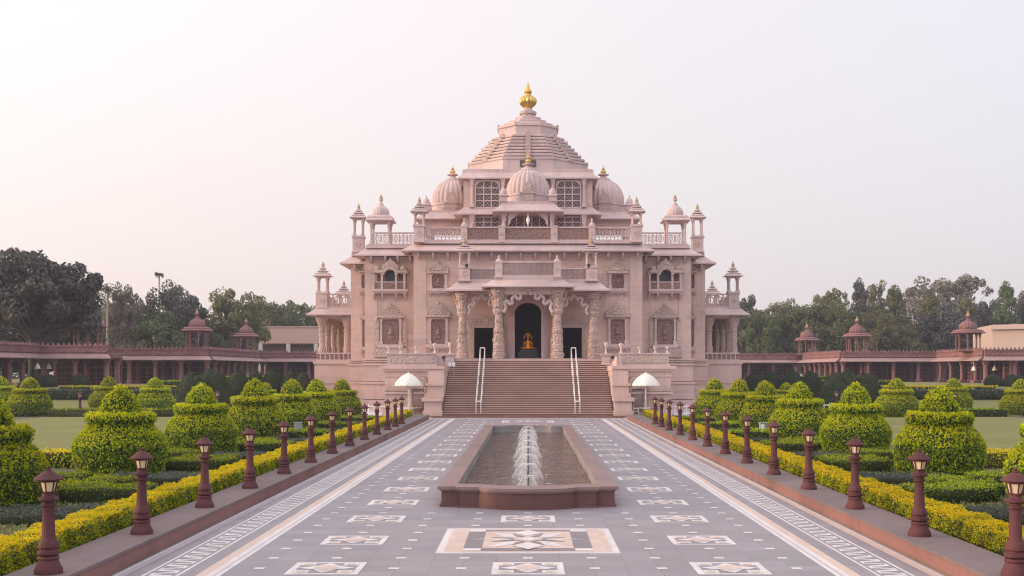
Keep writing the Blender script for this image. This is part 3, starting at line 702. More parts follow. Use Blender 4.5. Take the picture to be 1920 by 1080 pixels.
# ground cover in the beds: blades nobody could count
def cover():
    n = 42000; y = 14 + 50 * RNG.random(n) ** 1.7; x = RNG.uniform(9.75, 13.5, n) * np.where(RNG.random(n) < .5, -1, 1)
    P = np.stack([x, y, .27 + RNG.uniform(0, .05, n)], 1); N = np.stack([RNG.normal(0, 1, n), RNG.normal(0, 1, n), np.full(n, .35)], 1)
    o = newobj('ground_cover', leaf_mesh('ground_cover', P, N, np.full(n, .12), np.zeros(n, int), ['l_cover'], None, .3, .4)); tag(o, 'pale green leafy ground cover filling the beds behind the golden hedges', 'ground cover', None, 'stuff')
cover()

# ================================================================== TEMPLE
T = empty('temple', (0, 130, 0), 'pink carved sandstone temple with a stepped pyramid roof, ribbed domes and wide stairs', 'temple')
FL = 4.9
def lattice(m, x0, x1, z0, z1, y, nx, nz, t=.05, d=.08, k=0, diag=False):
    if diag:
        w_, h_ = x1 - x0, z1 - z0; step = w_ / nx; i = -int(h_ / step) - 1
        while i * step < w_:
            for sg in (1, -1):
                pts = []
                xa, za, xb, zb = x0 + i * step, z0, x0 + i * step + h_, z1
                if xa < x0: za += x0 - xa; xa = x0
                if xb > x1: zb -= xb - x1; xb = x1
                if zb - za > .02:
                    if sg < 0: xa, xb = x0 + x1 - xa, x0 + x1 - xb
                    u = t / 2; m.xz([(xa - u, za), (xa + u, za), (xb + u, zb), (xb - u, zb)], y + (0 if sg > 0 else d * .35), y + d + (0 if sg > 0 else d * .35), k)
            i += 1
    else:
        for i in range(1, nx): x = x0 + (x1 - x0) * i / nx; m.box(x - t / 2, x + t / 2, y, y + d, z0, z1, k)
        for j in range(1, nz): z = z0 + (z1 - z0) * j / nz; m.box(x0, x1, y + d * .2, y + d * .8, z - t / 2, z + t / 2, k)

FIN = {}
def finial_mesh(key, s, mat='gold'):
    prof = [(.10, 0), (.30, .05), (.46, .22), (.52, .45), (.42, .66), (.22, .76), (.2, .8), (.30, .83), (.2, .88), (.14, .95), (.22, 1.0), (.2, 1.1), (.1, 1.25), (.07, 1.4), (.02, 1.6)]
    return cached(('fin', round(s, 3), mat), lambda: MB().lathe([(r * s, z * s) for r, z in prof], n=32, flute=(12, .14, 2, 4)).mesh('finial', mat))
def finial(parent, c, s, mat='gold'): return newobj('finial', finial_mesh('f', s, mat), parent, c)

# square pillar with flared capital
def pillar_mesh(hh, wd, mat='trim', name='pillar'):
    def mk():
        m = MB(); c = (0, 0)
        m.loft([sq(c, wd * .72, 0), sq(c, wd * .72, hh * .10), sq(c, wd * .58, hh * .13)])
        m.ngon([(wd * .5, hh * .13), (wd * .48, hh * .75)], (0, 0, 0), 8)
        m.loft([sq(c, wd * .5, hh * .75), sq(c, wd * .62, hh * .79), sq(c, wd * .55, hh * .82), sq(c, wd * .62, hh * .88), sq(c, wd * .98, hh * .985), sq(c, wd * .98, hh)])
        return m.mesh(name, mat)
    return cached(('pil', round(hh, 3), round(wd, 3), mat, name), mk)

def tier_roof(m, w0, z, tiers, th, k=0, n=4):
    """stack of overhanging square tiers; w0 half width of the lowest; returns top z"""
    for i in range(tiers):
        a = w0 * (1 - i / (tiers + .8)); b = w0 * (1 - (i + 1.95) / (tiers + .8))
        r = [(a, z), (a, z + th * .28), (a * .9, z + th * .42), (max(b, w0 * .1), z + th * .8), (max(b, w0 * .1), z + th)]
        if n == 4: m.loft([sq((0, 0), q, zz) for q, zz in r], k)
        else: m.ngon(r, (0, 0, 0), n, k)
        z += th
    return z

def mini_pavilion(parent, x, y, z, wd, hp, tiers=4, fs=.42, name='roof_pavilion', mat='trim'):
    """four pillars under a stepped pointed roof"""
    def mk():
        m = MB(); m.loft([sq((0, 0), wd * 1.05, hp), sq((0, 0), wd * 1.05, hp + .1), sq((0, 0), wd * 1.62, hp + .12), sq((0, 0), wd * 1.62, hp + .18), sq((0, 0), wd * 1.1, hp + .38)])
        zt = tier_roof(m, wd * 1.22, hp + .36, tiers, wd * .48)
        m.lathe([(.16, zt - .05), (.2, zt + .03), (.1, zt + .1)], n=12); return m.mesh(name, mat), zt + .06
    me, zt = cached(('mp', round(wd, 3), round(hp, 3), tiers, mat, name), mk)
    o = newobj(name, me, parent, (x, y, z)); newobj('floor_slab', cached(('sl', round(wd, 3), mat), lambda: MB().box(-wd * 1.12, wd * 1.12, -wd * 1.12, wd * 1.12, 0, .09).mesh('floor_slab', mat)), o, (x, y, z))
    for a in (-1, 1):
        for b in (-1, 1): newobj('pillar', pillar_mesh(hp - .09, wd * .30, mat), o, (x + a * wd * .8, y + b * wd * .8, z + .09))
    finial(o, (x, y, z + zt), fs, 'finial_stone'); return o

def ribbed_dome(m, c, r, zb, hgt, ribs=24, k=0, drum=.5):
    prof = [(r * .96, 0), (r * .96, drum * .75), (r * 1.0, drum * .8), (r * 1.0, drum)]
    m.lathe([(a, zb + z) for a, z in prof], (c[0], c[1], 0), 48, m=k)
    P = []
    for i in range(14):
        u = i / 13; a = -.18 + u * (PI / 2 * .80 + .18); P.append((r * .985 * math.cos(a) / math.cos(-.0), drum + r * .16 + hgt * (math.sin(a)) / math.sin(PI / 2 * .80)))
    m.lathe([(a, zb + z) for a, z in P], (c[0], c[1], 0), ribs * 6, flute=(ribs, .075, 0, 13), rot=0, m=k)
    zt = zb + P[-1][1]; rt = P[-1][0]
    m.lathe([(rt * 1.16, zt - .10), (rt * 1.24, zt), (rt * 1.0, zt + .12), (rt * .85, zt + .2), (rt * .5, zt + .34), (rt * .42, zt + .5)], (c[0], c[1], 0), 40, flute=(20, .08, 0, 2), m=k)
    m.lathe([(rt * .5, zt + .48), (rt * .85, zt + .56), (rt * .85, zt + .64), (rt * .5, zt + .72), (rt * .3, zt + .8)], (c[0], c[1], 0), 32, m=k)
    return zt + .78

def dome_pavilion(parent, x, y, z, wd, hp, name='roof_pavilion', mat='trim', dmat='dome', sc=1.0, square=True, fmat='finial_stone', open_n=4):
    def mk():
        m = MB()
        n = 4 if square else 8
        P = [(wd * 1.1, hp), (wd * 1.1, hp + .16), (wd * 1.38, hp + .10), (wd * 1.4, hp + .19), (wd * 1.2, hp + .42)]
        m.ngon(P, (0, 0, 0), n); m.ngon([(wd * 1.22, hp + .42), (wd * 1.22, hp + .52), (wd * 1.05, hp + .66), (wd * 1.0, hp + .7)], (0, 0, 0), n)
        zt = ribbed_dome(m, (0, 0), wd * (.86 if square else .8), hp + .68, wd * (.78 if square else .60), 16, 1, .12); return m.mesh(name, [mat, dmat]), zt
    me, zt = cached(('dp', round(wd, 3), round(hp, 3), mat, square), mk)
    o = newobj(name, me, parent, (x, y, z)); newobj('floor_slab', cached(('dsl', round(wd, 3), mat), lambda: MB().box(-wd * 1.15, wd * 1.15, -wd * 1.15, wd * 1.15, 0, .1).mesh('floor_slab', mat)), o, (x, y, z))
    if square: spots = [(a * wd * .88, b * wd * .88) for a in (-1, 1) for b in (-1, 1)]
    else: spots = [(wd * 1.0 * math.cos(PI / 8 + i * PI / 4), wd * 1.0 * math.sin(PI / 8 + i * PI / 4)) for i in range(8)]
    for a, b in spots: newobj('pillar', pillar_mesh(hp - .1, .2 if square else .19, mat), o, (x + a, y + b, z + .1))
    finial(o, (x, y, z + zt - .12), wd * .36, fmat); return o

# ---- main body
A_, B_, C_ = 10.85, 15.9, 17.9     # half widths of the three front planes
YA, YB, YC = 112.0, 115.0, 119.0
ROOF = 15.85
m = MB()
# front wall of the centre block, pieced round the three door openings behind the porch
dc, dh = 1.27, 9.3; sd0, sd1, sh = X(889, 112), X(924.5, 112), 7.9
def wallpiece(x0, x1, z0, z1): m.box(x0, x1, YA, YA + .6, z0, z1)
wallpiece(-A_, sd0, FL - .1, ROOF); wallpiece(-sd0, A_, FL - .1, ROOF); wallpiece(sd1, -dc, FL - .1, ROOF); wallpiece(dc, -sd1, FL - .1, ROOF)
wallpiece(sd0, sd1, sh, ROOF); wallpiece(-sd1, -sd0, sh, ROOF)
arch = [(dc * math.cos(a), dh + (dc * .78) * math.sin(a)) for a in [PI * i / 16 for i in range(17)]]
for i in range(16):
    (xa, za), (xb, zb) = arch[i], arch[i + 1]; m.xz([(xa, za), (xa, ROOF), (xb, ROOF), (xb, zb)], YA, YA + .6)
m.box(-A_, -A_ + .6, YA + .6, 148, FL - .1, ROOF); m.box(A_ - .6, A_, YA + .6, 148, FL - .1, ROOF)
for s in (-1, 1):
    x0, x1 = sorted((s * (A_ - .3), s * B_)); m.box(x0, x1, YB, 145, FL - .1, ROOF)
    x0, x1 = sorted((s * (B_ - .3), s * C_)); m.box(x0, x1, YC, 141, FL - .1, ROOF)
m.box(-A_ + .61, A_ - .61, 147.4, 148, FL - .1, ROOF)
m.build('wall', 'wall', T)
m = MB(); m.box(-C_ + .1, C_ - .1, YC + .1, 140.9, ROOF - .3, ROOF + .1); m.box(-B_ + .1, B_ - .1, YB + .1, 144.9, ROOF - .31, ROOF + .12); m.box(-A_ + .1, A_ - .1, YA + .1, 147.9, ROOF - .32, ROOF + .14); m.build('roof_terrace', 'trim', T)
# hall behind the doors
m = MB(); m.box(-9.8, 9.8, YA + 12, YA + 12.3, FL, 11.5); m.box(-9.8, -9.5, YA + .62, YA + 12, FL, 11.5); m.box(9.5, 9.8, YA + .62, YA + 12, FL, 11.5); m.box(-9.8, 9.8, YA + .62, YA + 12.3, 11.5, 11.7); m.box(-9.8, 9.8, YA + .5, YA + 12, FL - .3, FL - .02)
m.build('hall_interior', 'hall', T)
# plinth with mouldings
m = MB()
for hw, y0, y1 in ((A_, YA, 148), (B_, YB, 145), (C_, YC, 141)):
    e = random.uniform(0, .01)
    for z0, z1, o in ((-.05, .95, .5), (.95, 1.02, .2), (1.02, 1.2, .44), (1.2, 2.5, .3), (2.5, 2.7, .46), (2.7, 2.78, .12), (2.78, 4.3, .24), (4.3, 4.5, .4), (4.5, 4.62, .1), (4.62, 4.72, .3), (4.72, 4.8, .1), (4.8, 4.98, .34)):
        m.box(-hw - o, hw + o, y0 - o, y1 + o, z0 + e, z1 + e)
m.build('plinth', 'wall', T)
# pilaster strips on the corners
for s in (-1, 1):
    for hw, y in ((A_, YA), (B_, YB), (C_, YC)):
        x0, x1 = sorted((s * (hw - 1.15), s * (hw + .06))); m = MB(); m.box(x0, x1, y - .07, y + .4, 4.98, 15.2); m.build('corner_pilaster', 'wall', T)
    x0, x1 = sorted((s * (B_ - .02), s * (B_ + .5))); m = MB(); m.box(x0, x1, YC - 1.2, YC - .1, 4.98, 15.2); m.build('corner_pilaster', 'wall', T)
# string courses
m = MB()
for hw, y, y1 in ((A_, YA, 147), (B_, YB, 144), (C_, YC, 140)):
    for z0, z1, o in ((14.75, 14.95, .12), (15.0, 15.2, .2)): m.box(-hw - o, hw + o, y - o, y1, z0, z1)
m.build('cornice', 'trim', T)
# wide sloping eaves
for hw, y0, y1, e, dz in ((C_, YC, 141, 1.05, -.55), (B_, YB, 145, 1.0, -.12), (A_, YA, 148, 1.15, 0.0)):
    m = MB(); m.eave(-hw, hw, y0, y1, 15.95 + dz, 15.22 + dz, e, .14); m.build('eave', 'trim', T)
# eave brackets
def bracket_mesh(d, h, wd):
    def mk():
        P = [(0, 0), (0, -h)]
        for i in range(7): a = i / 6 * PI / 2; P.append((-d * .25 - d * .75 * math.sin(a) * (i / 6), -h + (h - .12) * (1 - math.cos(a))))
        P.append((-d, 0)); mm = MB(); mm.yz(P, -wd / 2, wd / 2); return mm.mesh('bracket', 'trim')
    return cached(('br', d, h, wd), mk)
for i in range(16):
    newobj('bracket', bracket_mesh(.85, .62, .2), T, (-10.4 + 20.8 * i / 15, YA - .02, 15.0))
for s in (-1, 1):
    for x in (11.5, 12.7, 13.9, 15.3): newobj('bracket', bracket_mesh(.85, .62, .2), T, (s * x, YB - .02, 14.95))
    for x in (16.5, 17.5): newobj('bracket', bracket_mesh(.85, .62, .2), T, (s * x, YC - .02, 14.5))

# ---- roof terrace balustrades
def balustrade(parent, x0, x1, y, z0, z1, kind='carved', name='balustrade', rail=.14):
    m = MB(); m.box(x0, x1, y - .12, y + .12, z1 - rail, z1, 0); m.box(x0, x1, y - .1, y + .1, z0, z0 + rail, 0)
    zi0, zi1 = z0 + rail, z1 - rail; L = x1 - x0
    if kind == 'carved': m.box(x0, x1, y - .03, y + .03, zi0, zi1, 1)
    elif kind == 'net':
        m.box(x0, x1, y + .02, y + .05, zi0, zi1, 1); lattice(m, x0, x1, zi0, zi1, y - .05, max(4, int(L / .21)), 0, .06, .05, 0, True)
    else:       # pierced scrollwork
        n = max(2, int(L / .62)); w_ = L / n
        for i in range(n):
            cx = x0 + w_ * (i + .5); cz = (zi0 + zi1) / 2; r = min(w_, zi1 - zi0) * .46
            pts = [(cx + r * math.cos(a), y, cz + r * math.sin(a)) for a in [k * PI / 5 for k in range(11)]]; m.path(pts, .05, 5, 0)
            pts = [(cx + r * .5 * math.cos(a), y, cz + r * .5 * math.sin(a)) for a in [k * PI / 4 for k in range(9)]]; m.path(pts, .045, 5, 0)
            m.tube((cx - w_ / 2, y, zi0), (cx - w_ / 2, y, zi1), .05, .05, 5, 0); m.tube((cx, y, zi0), (cx, y, zi1), .045, .045, 5, 0)
    return m.build(name, ['trim', 'panel'], parent)
def post(parent, x, y, z0, z1, hw=.28, tip=0.0, name='post'):
    def mk():
        h = z1 - z0; m = MB(); m.loft([sq((0, 0), hw * 1.15, 0), sq((0, 0), hw * 1.15, .14), sq((0, 0), hw, .18), sq((0, 0), hw, h - .16), sq((0, 0), hw * 1.18, h - .12), sq((0, 0), hw * 1.18, h)])
        m.xz([(0, h * .5 - hw * .6), (hw * .6, h * .5), (0, h * .5 + hw * .6), (-hw * .6, h * .5)], -hw - .04, -hw + .01, 1)
        if tip: m.lathe([(hw * .9, h), (hw * .95, h + tip * .12), (hw * .55, h + tip * .35), (hw * .3, h + tip * .5), (hw * .4, h + tip * .6), (hw * .1, h + tip)], n=12)
        return m.mesh(name, ['trim', 'carved'])
    return newobj(name, cached(('post', round(z1 - z0, 3), hw, tip), mk), parent, (x, y, z0))
zb0, zb1 = 16.15, 17.5
yb = YA - .15
posts = [-10.35, -6.1, -2.5, 2.5, 6.1, 10.35]
for a, b in zip(posts[:-1], posts[1:]):
    side = abs(a + b) > 14; balustrade(T, a + .33, b - .33, yb, zb0, zb1 + (.02 if not side else 0), 'pierced' if side else 'carved')
for x in posts: post(T, x, yb, zb0 - .15, zb1 + .1, .5 if abs(x) > 10 else .3, .75 if abs(abs(x) - 6.1) < .1 else 0)
m = MB(); m.box(-A_ + .05, A_ - .05, yb - .25, yb + .25, 15.9, 16.16); 
for s in (-1, 1):
    x0, x1 = sorted((s * (A_ - .2), s * (B_ - .05))); m.box(x0, x1, YB - .35, YB + .2, 15.78, 16.1)
    x0, x1 = sorted((s * (B_ - .3), s * (C_ - .05))); m.box(x0, x1, YC - .3, YC + .2, 15.4, 15.75)
m.build('parapet_base', 'trim', T)
for s in (-1, 1):
    x0, x1 = sorted((s * 11.1, s * 13.3)); balustrade(T, x0, x1, YB - .1, 16.1, 17.35, 'pierced')
    x0, x1 = sorted((s * 13.6, s * 15.2)); balustrade(T, x0, x1, YB - .1, 16.1, 17.35, 'pierced')
    post(T, s * 17.15, YC - .1, 15.75, 17.35, .55); mini_pavilion(T, s * 17.15, YC - .1, 17.35, .52, 1.75, 3, .32)
    mini_pavilion(T, s * 10.35, yb, 17.6, .5, 1.15, 3, .34)
    dome_pavilion(T, s * 14.5, YB + .75, 16.1, .98, 2.25)
    m = MB()
    for k in range(3): m.box(*sorted((s * (C_ - .2), s * (C_ - .05))), YC + .8 + k * 6, YC + 6.2 + k * 6, 15.7, 17.2)
    m.build('balustrade', 'trim', T)

# ---- upper storey
UY, UH = 122.6, 6.75
def zu(py): return Z(py, UY)
m = MB(); m.box(-UH, UH, UY + .25, 137.6, 15.9, zu(330)); m.box(-UH - .02, UH + .02, UY + .2, 137.7, zu(391), zu(388)); m.build('upper_wall', 'wall', T)
for zi, zo, e in ((zu(389), zu(402), .95), (zu(323), zu(334), .55)):
    m = MB(); m.eave(-UH, UH, UY + .1, 137.8, zi, zo, e, .13); m.build('eave', 'trim', T)
m = MB(); m.box(-UH + .1, UH - .1, UY + .3, 137.4, zu(326), zu(316)); m.box(-UH - .1, -2.6, UY + .1, UY + .9, zu(324), zu(317.5)); m.box(2.6, UH + .1, UY + .1, UY + .9, zu(324), zu(317.5)); m.build('cornice', 'trim', T)
def jali_window(parent, x0, x1, z0, z1, y, nx, nz, arched=True, name='lattice_window'):
    m = MB(); m.box(x0, x1, y + .12, y + .18, z0, z1); o = m.build(name, 'winglass', parent)
    f = MB(); t = .13
    f.box(x0 - t, x0, y - .06, y + .2, z0 - t, z1 + t); f.box(x1, x1 + t, y - .06, y + .2, z0 - t, z1 + t); f.box(x0, x1, y - .06, y + .2, z1, z1 + t); f.box(x0 - t - .05, x1 + t + .05, y - .1, y + .19, z0 - t - .02, z0)
    if arched:
        r = (x1 - x0) * .3
        for s, xe in ((1, x0), (-1, x1)):
            P = [(xe, z1)] + [(xe + s * (r - r * math.cos(a)), z1 - r + r * math.sin(a)) for a in [PI / 2 * i / 6 for i in range(7)]]
            f.xz(P, y - .04, y + .19)
    f.build('frame', 'trim', o)
    g = MB(); lattice(g, x0, x1, z0, z1, y, nx, nz, .11, .1)
    lattice(g, x0, x1, z0, z1, y + .07, nx * 2, 0, .035, .04, 0, True)
    g.build('lattice', 'trim', o); return o
for s in (-1, 1):
    x0, x1 = sorted((X(892.5, UY) * -s, X(935.5, UY) * -s)); jali_window(T, x0, x1, zu(388), zu(340), UY + .05, 3, 4)
    jali_window(T, x0, x1, zu(425), zu(408), UY + .05, 3, 2, False)
    for px in (885, 943): 
        newobj('pillar', pillar_mesh(zu(335) - zu(389), .32), T, (-s * X(px, UY), UY - .05, zu(389)))
        newobj('pillar', pillar_mesh(zu(404) - 16.1, .36), T, (-s * X(px, UY - .3), UY - .35, 16.1))
# ---- front pavilion with the small dome, and the two side domes
def crown_pavilion(cx, cy, hw, r, zs, front=True):
    z_floor, z_eo, z_ei, z_box, z_dome = zs
    m = MB(); m.eave(cx - hw, cx + hw, cy - hw, cy + hw, z_ei, z_eo, .85, .13); m.build('eave', 'trim', T)
    m = MB(); m.box(cx - hw + .05, cx + hw - .05, cy - hw + .05, cy + hw - .05, z_ei - .04, z_box)
    if not front: m.box(cx - hw + .1, cx + hw - .1, cy - hw + .1, cy + hw - .1, z_eo - 1.1, z_eo)
    m.build('pavilion_base', 'wall' if not front else 'trim', T)
    m = MB(); zt = ribbed_dome(m, (cx, cy), r, z_box, r * 1.0, 24, 0, r * .42); d = m.build('dome', 'dome', T, origin=(cx, cy, z_box)); finial(d, (cx, cy, zt - .1), .62)
    n = MB(); n.box(cx - .62, cx + .62, cy - r - .1, cy - r + .5, z_box, z_box + .85); n.box(cx - .78, cx + .78, cy - r - .2, cy - r + .4, z_box + .85, z_box + 1.0)
    n.xz([(cx - .5, z_box + 1.0), (cx + .5, z_box + 1.0), (cx + .42, z_box + 1.7), (cx, z_box + 2.15), (cx - .42, z_box + 1.7)], cy - r - .02, cy - r + .8); n.build('dome_niche', 'carved', d)
    for a in (-1, 1):
        for b in (-1, 1):
            def mk():
                q = MB(); q.loft([sq((0, 0), .36, 0), sq((0, 0), .36, .5), sq((0, 0), .52, .55), sq((0, 0), .5, .66), sq((0, 0), .36, .72)]); q.lathe([(.33, .72), (.36, .9), (.33, 1.1), (.2, 1.3), (.06, 1.4), (.09, 1.5), (.01, 1.7)], n=16); return q.mesh('corner_turret', 'trim')
            newobj('corner_turret', cached('turret', mk), T, (cx + a * (hw - .28), cy + b * (hw - .28), z_box))
    if not front:
        for a in (-1, 1):
            for b in (-1, 1): newobj('pillar', pillar_mesh(z_eo - 1.1 - z_floor, .36), T, (cx + a * (hw - .4), cy + b * (hw - .4), z_floor))
    if front:
        for a in (-1, 1): newobj('pillar', pillar_mesh(z_eo - z_floor - .05, .36), T, (cx + a * (hw - .35), cy - hw + .4, z_floor))
        for a in (-1, 1):
            q = MB(); xe = cx + a * (hw - .72); q.xz([(xe, z_eo - .1), (xe - a * 1.1, z_eo - .1), (xe - a * .75, z_eo - .45), (xe - a * .35, z_eo - .8), (xe - a * .1, z_eo - 1.4), (xe, z_eo - 1.4)], cy - hw + .25, cy - hw + .5); q.build('bracket', 'trim', T)
CY = 121.3
yy = CY - 2.75
crown_pavilion(0, CY, 2.75, 2.28, (16.1, Z(394, yy - .85), Z(383, yy), Z(377.5, yy), 0))
jali_window(T, -2.0, 2.0, 16.2, Z(405, 122), 122.2, 5, 3, False)
for s in (-1, 1):
    crown_pavilion(s * 8.35, 130, 2.95, 2.36, (16.0, Z(409, 126.3), Z(398, 127), Z(395.5, 127.5), 0), False)
# ---- spire
SY = 130.0
m = MB(); c = (0, SY, 0)
a0 = 6.4; zB = 25.35
m.ngon([(a0, zB - 1.2), (a0, zB + .85)], c, 8)
tiers = 8; zt0, zt1 = 26.1, 29.4
for i in range(tiers):
    u0, u1 = i / tiers, (i + 1) / tiers; w0 = a0 + .12 - (a0 - 3.5) * u0; w1 = a0 + .12 - (a0 - 3.5) * u1; z0 = zt0 + (zt1 - zt0) * u0; z1 = zt0 + (zt1 - zt0) * u1
    m.ngon([(w0 - .5, z0 - .03), (w0 - .02, z0), (w0 + .02, z0 + .1), (w0, z0 + .21), (w0 - .1, z0 + .25), (w1 - .45, z0 + .26), (w1 - .45, z1 + .02)], c, 8)
m.ngon([(3.22, 29.0), (3.22, 30.25), (3.36, 30.31), (3.36, 30.54), (3.2, 30.6), (2.2, 30.7)], c, 8)
for w0, z0 in ((2.68, 30.7), (2.02, 31.1), (1.42, 31.5)):
    m.ngon([(w0 - .5, z0 - .03), (w0, z0), (w0 + .01, z0 + .2), (w0 - .08, z0 + .24), (w0 - .9, z0 + .26), (w0 - .9, z0 + .42)], c, 8)
m.ngon([(.72, 31.8), (.72, 32.1), (.92, 32.16), (.95, 32.42), (.8, 32.48)], c, 8); m.lathe([(.6, 32.44), (.66, 32.54), (.5, 32.66), (.44, 32.78), (.4, 32.9)], c, 24)
spire = m.build('spire', 'trim', T, origin=(0, SY, 24))
fin = MB(); fin.lathe([(.4, 0), (.46, .04), (.44, .1), (.62, .2), (.9, .5), (1.0, .82), (.92, 1.12), (.62, 1.3), (.48, 1.36), (.46, 1.42), (.38, 1.46), (.36, 1.58), (.42, 1.64), (.3, 1.7), (.42, 1.84), (.4, 2.0), (.26, 2.15), (.2, 2.35), (.17, 2.5), (.09, 2.75), (.02, 2.98)], n=48, flute=(12, .16, 3, 6)); newobj('finial', fin.mesh('finial', 'gold'), spire, (0, SY, 32.82))
for i in range(8):      # crest ornaments running up the middle of each face and small antefixes on the tier corners
    a = -PI / 2 + i * PI / 4; ca, sa = math.cos(a), math.sin(a); q = MB()
    for k in range(tiers):
        u = k / tiers; ww = a0 + .12 - (a0 - 3.5) * u; zz = zt0 + (zt1 - zt0) * u
        h = .36; P = [(-.4, 0), (.4, 0), (.5, h * .35), (.3, h * .55), (.18, h), (0, h * 1.35), (-.18, h), (-.3, h * .55), (-.5, h * .35)]
        q.loft([[(ca * (ww + d) - sa * p, SY + sa * (ww + d) + ca * p, zz + .05 + z) for p, z in P] for d in (-.25, .06)])
    q.build('crest', 'carved', spire)
    q = MB(); a2 = a + PI / 8
    for k in range(tiers):
        u = k / tiers; ww = (a0 + .12 - (a0 - 3.5) * u) / math.cos(PI / 8) - .12; zz = zt0 + (zt1 - zt0) * u
        if k % 2 == 0: q.lathe([(.12, 0), (.14, .12), (.07, .17), (.02, .24)], (ww * math.cos(a2), SY + ww * math.sin(a2), zz + .1), 8)
    for ww, zz in ((3.5, 30.56),): q.lathe([(.13, 0), (.15, .1), (.02, .22)], (ww * math.cos(a2), SY + ww * math.sin(a2), zz), 8)
    q.build('corner_crest', 'carved', spire)
q = MB(); q.box(-.85, .85, SY - a0 - .06, SY - a0 + .02, zB - .1, zB + .62); q.build('vent_panel', 'winglass', spire)

# ---- niches and balcony windows on the façade
def niche(px, y, py_top, py_eave, py_ptop, py_pbot, py_sill, hw_e, hw_p, stepped=False):
    x = X(px, y); zE, zP1, zP0, zS, zT = Z(py_eave, y), Z(py_ptop, y), Z(py_pbot, y), Z(py_sill, y), Z(py_top, y); we, wp = hw_e * y / F, hw_p * y / F
    m = MB(); m.box(x - wp, x + wp, y - .08, y + .02, zP0, zP1); m.ball((x, y - .09, zP0 + (zP1 - zP0) * .3), wp * .5, 1, .35, 1.0); m.lathe([(wp * .42, 0), (wp * .3, wp * .5), (wp * .12, wp * 1.0), (.02, wp * 1.5)], (x, y - .1, zP0 + (zP1 - zP0) * .4), 10)
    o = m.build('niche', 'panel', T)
    for s in (-1, 1):
        f = MB(); xa = x + s * (wp + .16); f.loft([rect(xa - .17, xa + .17, y - .32, y, zP0), rect(xa - .17, xa + .17, y - .32, y, zP0 + .25), rect(xa - .11, xa + .11, y - .26, y, zP0 + .32), rect(xa - .11, xa + .11, y - .26, y, zP1 - .3), rect(xa - .2, xa + .2, y - .36, y, zP1)]); f.build('pilaster', 'trim', o)
    f = MB(); f.box(x - we * .95, x + we * .95, y - .4, y, zS, zP0 - .003); f.box(x - we * .8, x + we * .8, y - .28, y, zS - .16, zS - .003)
    for s in (-.75, 0, .75): f.yz([(y, zS - .165), (y - .25, zS - .165), (y - .1, zS - .4), (y, zS - .45)], x + s * we - .1, x + s * we + .1)
    f.build('sill', 'trim', o)
    f = MB(); f.box(x - wp - .3, x + wp + .3, y - .36, y, zP1 + .003, zE - .06)
    f.loft([rect(x - we, x + we, y - .58, y, zE - .055), rect(x - we, x + we, y - .58, y, zE + .05), rect(x - we * .86, x + we * .86, y - .3, y, zE + .2)])
    h = zT - zE - .2
    if stepped:
        for i in range(4):
            k = 1 - i / 4.6; f.box(x - we * .8 * k, x + we * .8 * k, y - .34 + .03 * i, y, zE + .2 + h * .22 * i, zE + .2 + h * .22 * (i + 1) - .05)
        f.lathe([(.14, 0), (.2, .1), (.03, .35)], (x, y - .12, zE + .15 + h * .85), 10)
    else:
        for sc_, d in ((.80, .22), (.58, .32), (.36, .4)):
            n = 14; P = [(x + we * sc_ * math.cos(a), zE + .2 + h * .86 * sc_ / .8 * math.sin(a)) for a in [PI * i / n for i in range(n + 1)]]; f.xz(P, y - d, y - .0)
        f.lathe([(.1, 0), (.15, .1), (.03, .32)], (x, y - .1, zE + .2 + h * .82), 10)
        for s in (-1, 1): f.lathe([(.16, 0), (.2, .12), (.04, .36)], (x + s * we * .88, y - .18, zE + .16), 10)
    f.build('niche_canopy', 'carved', o); return o
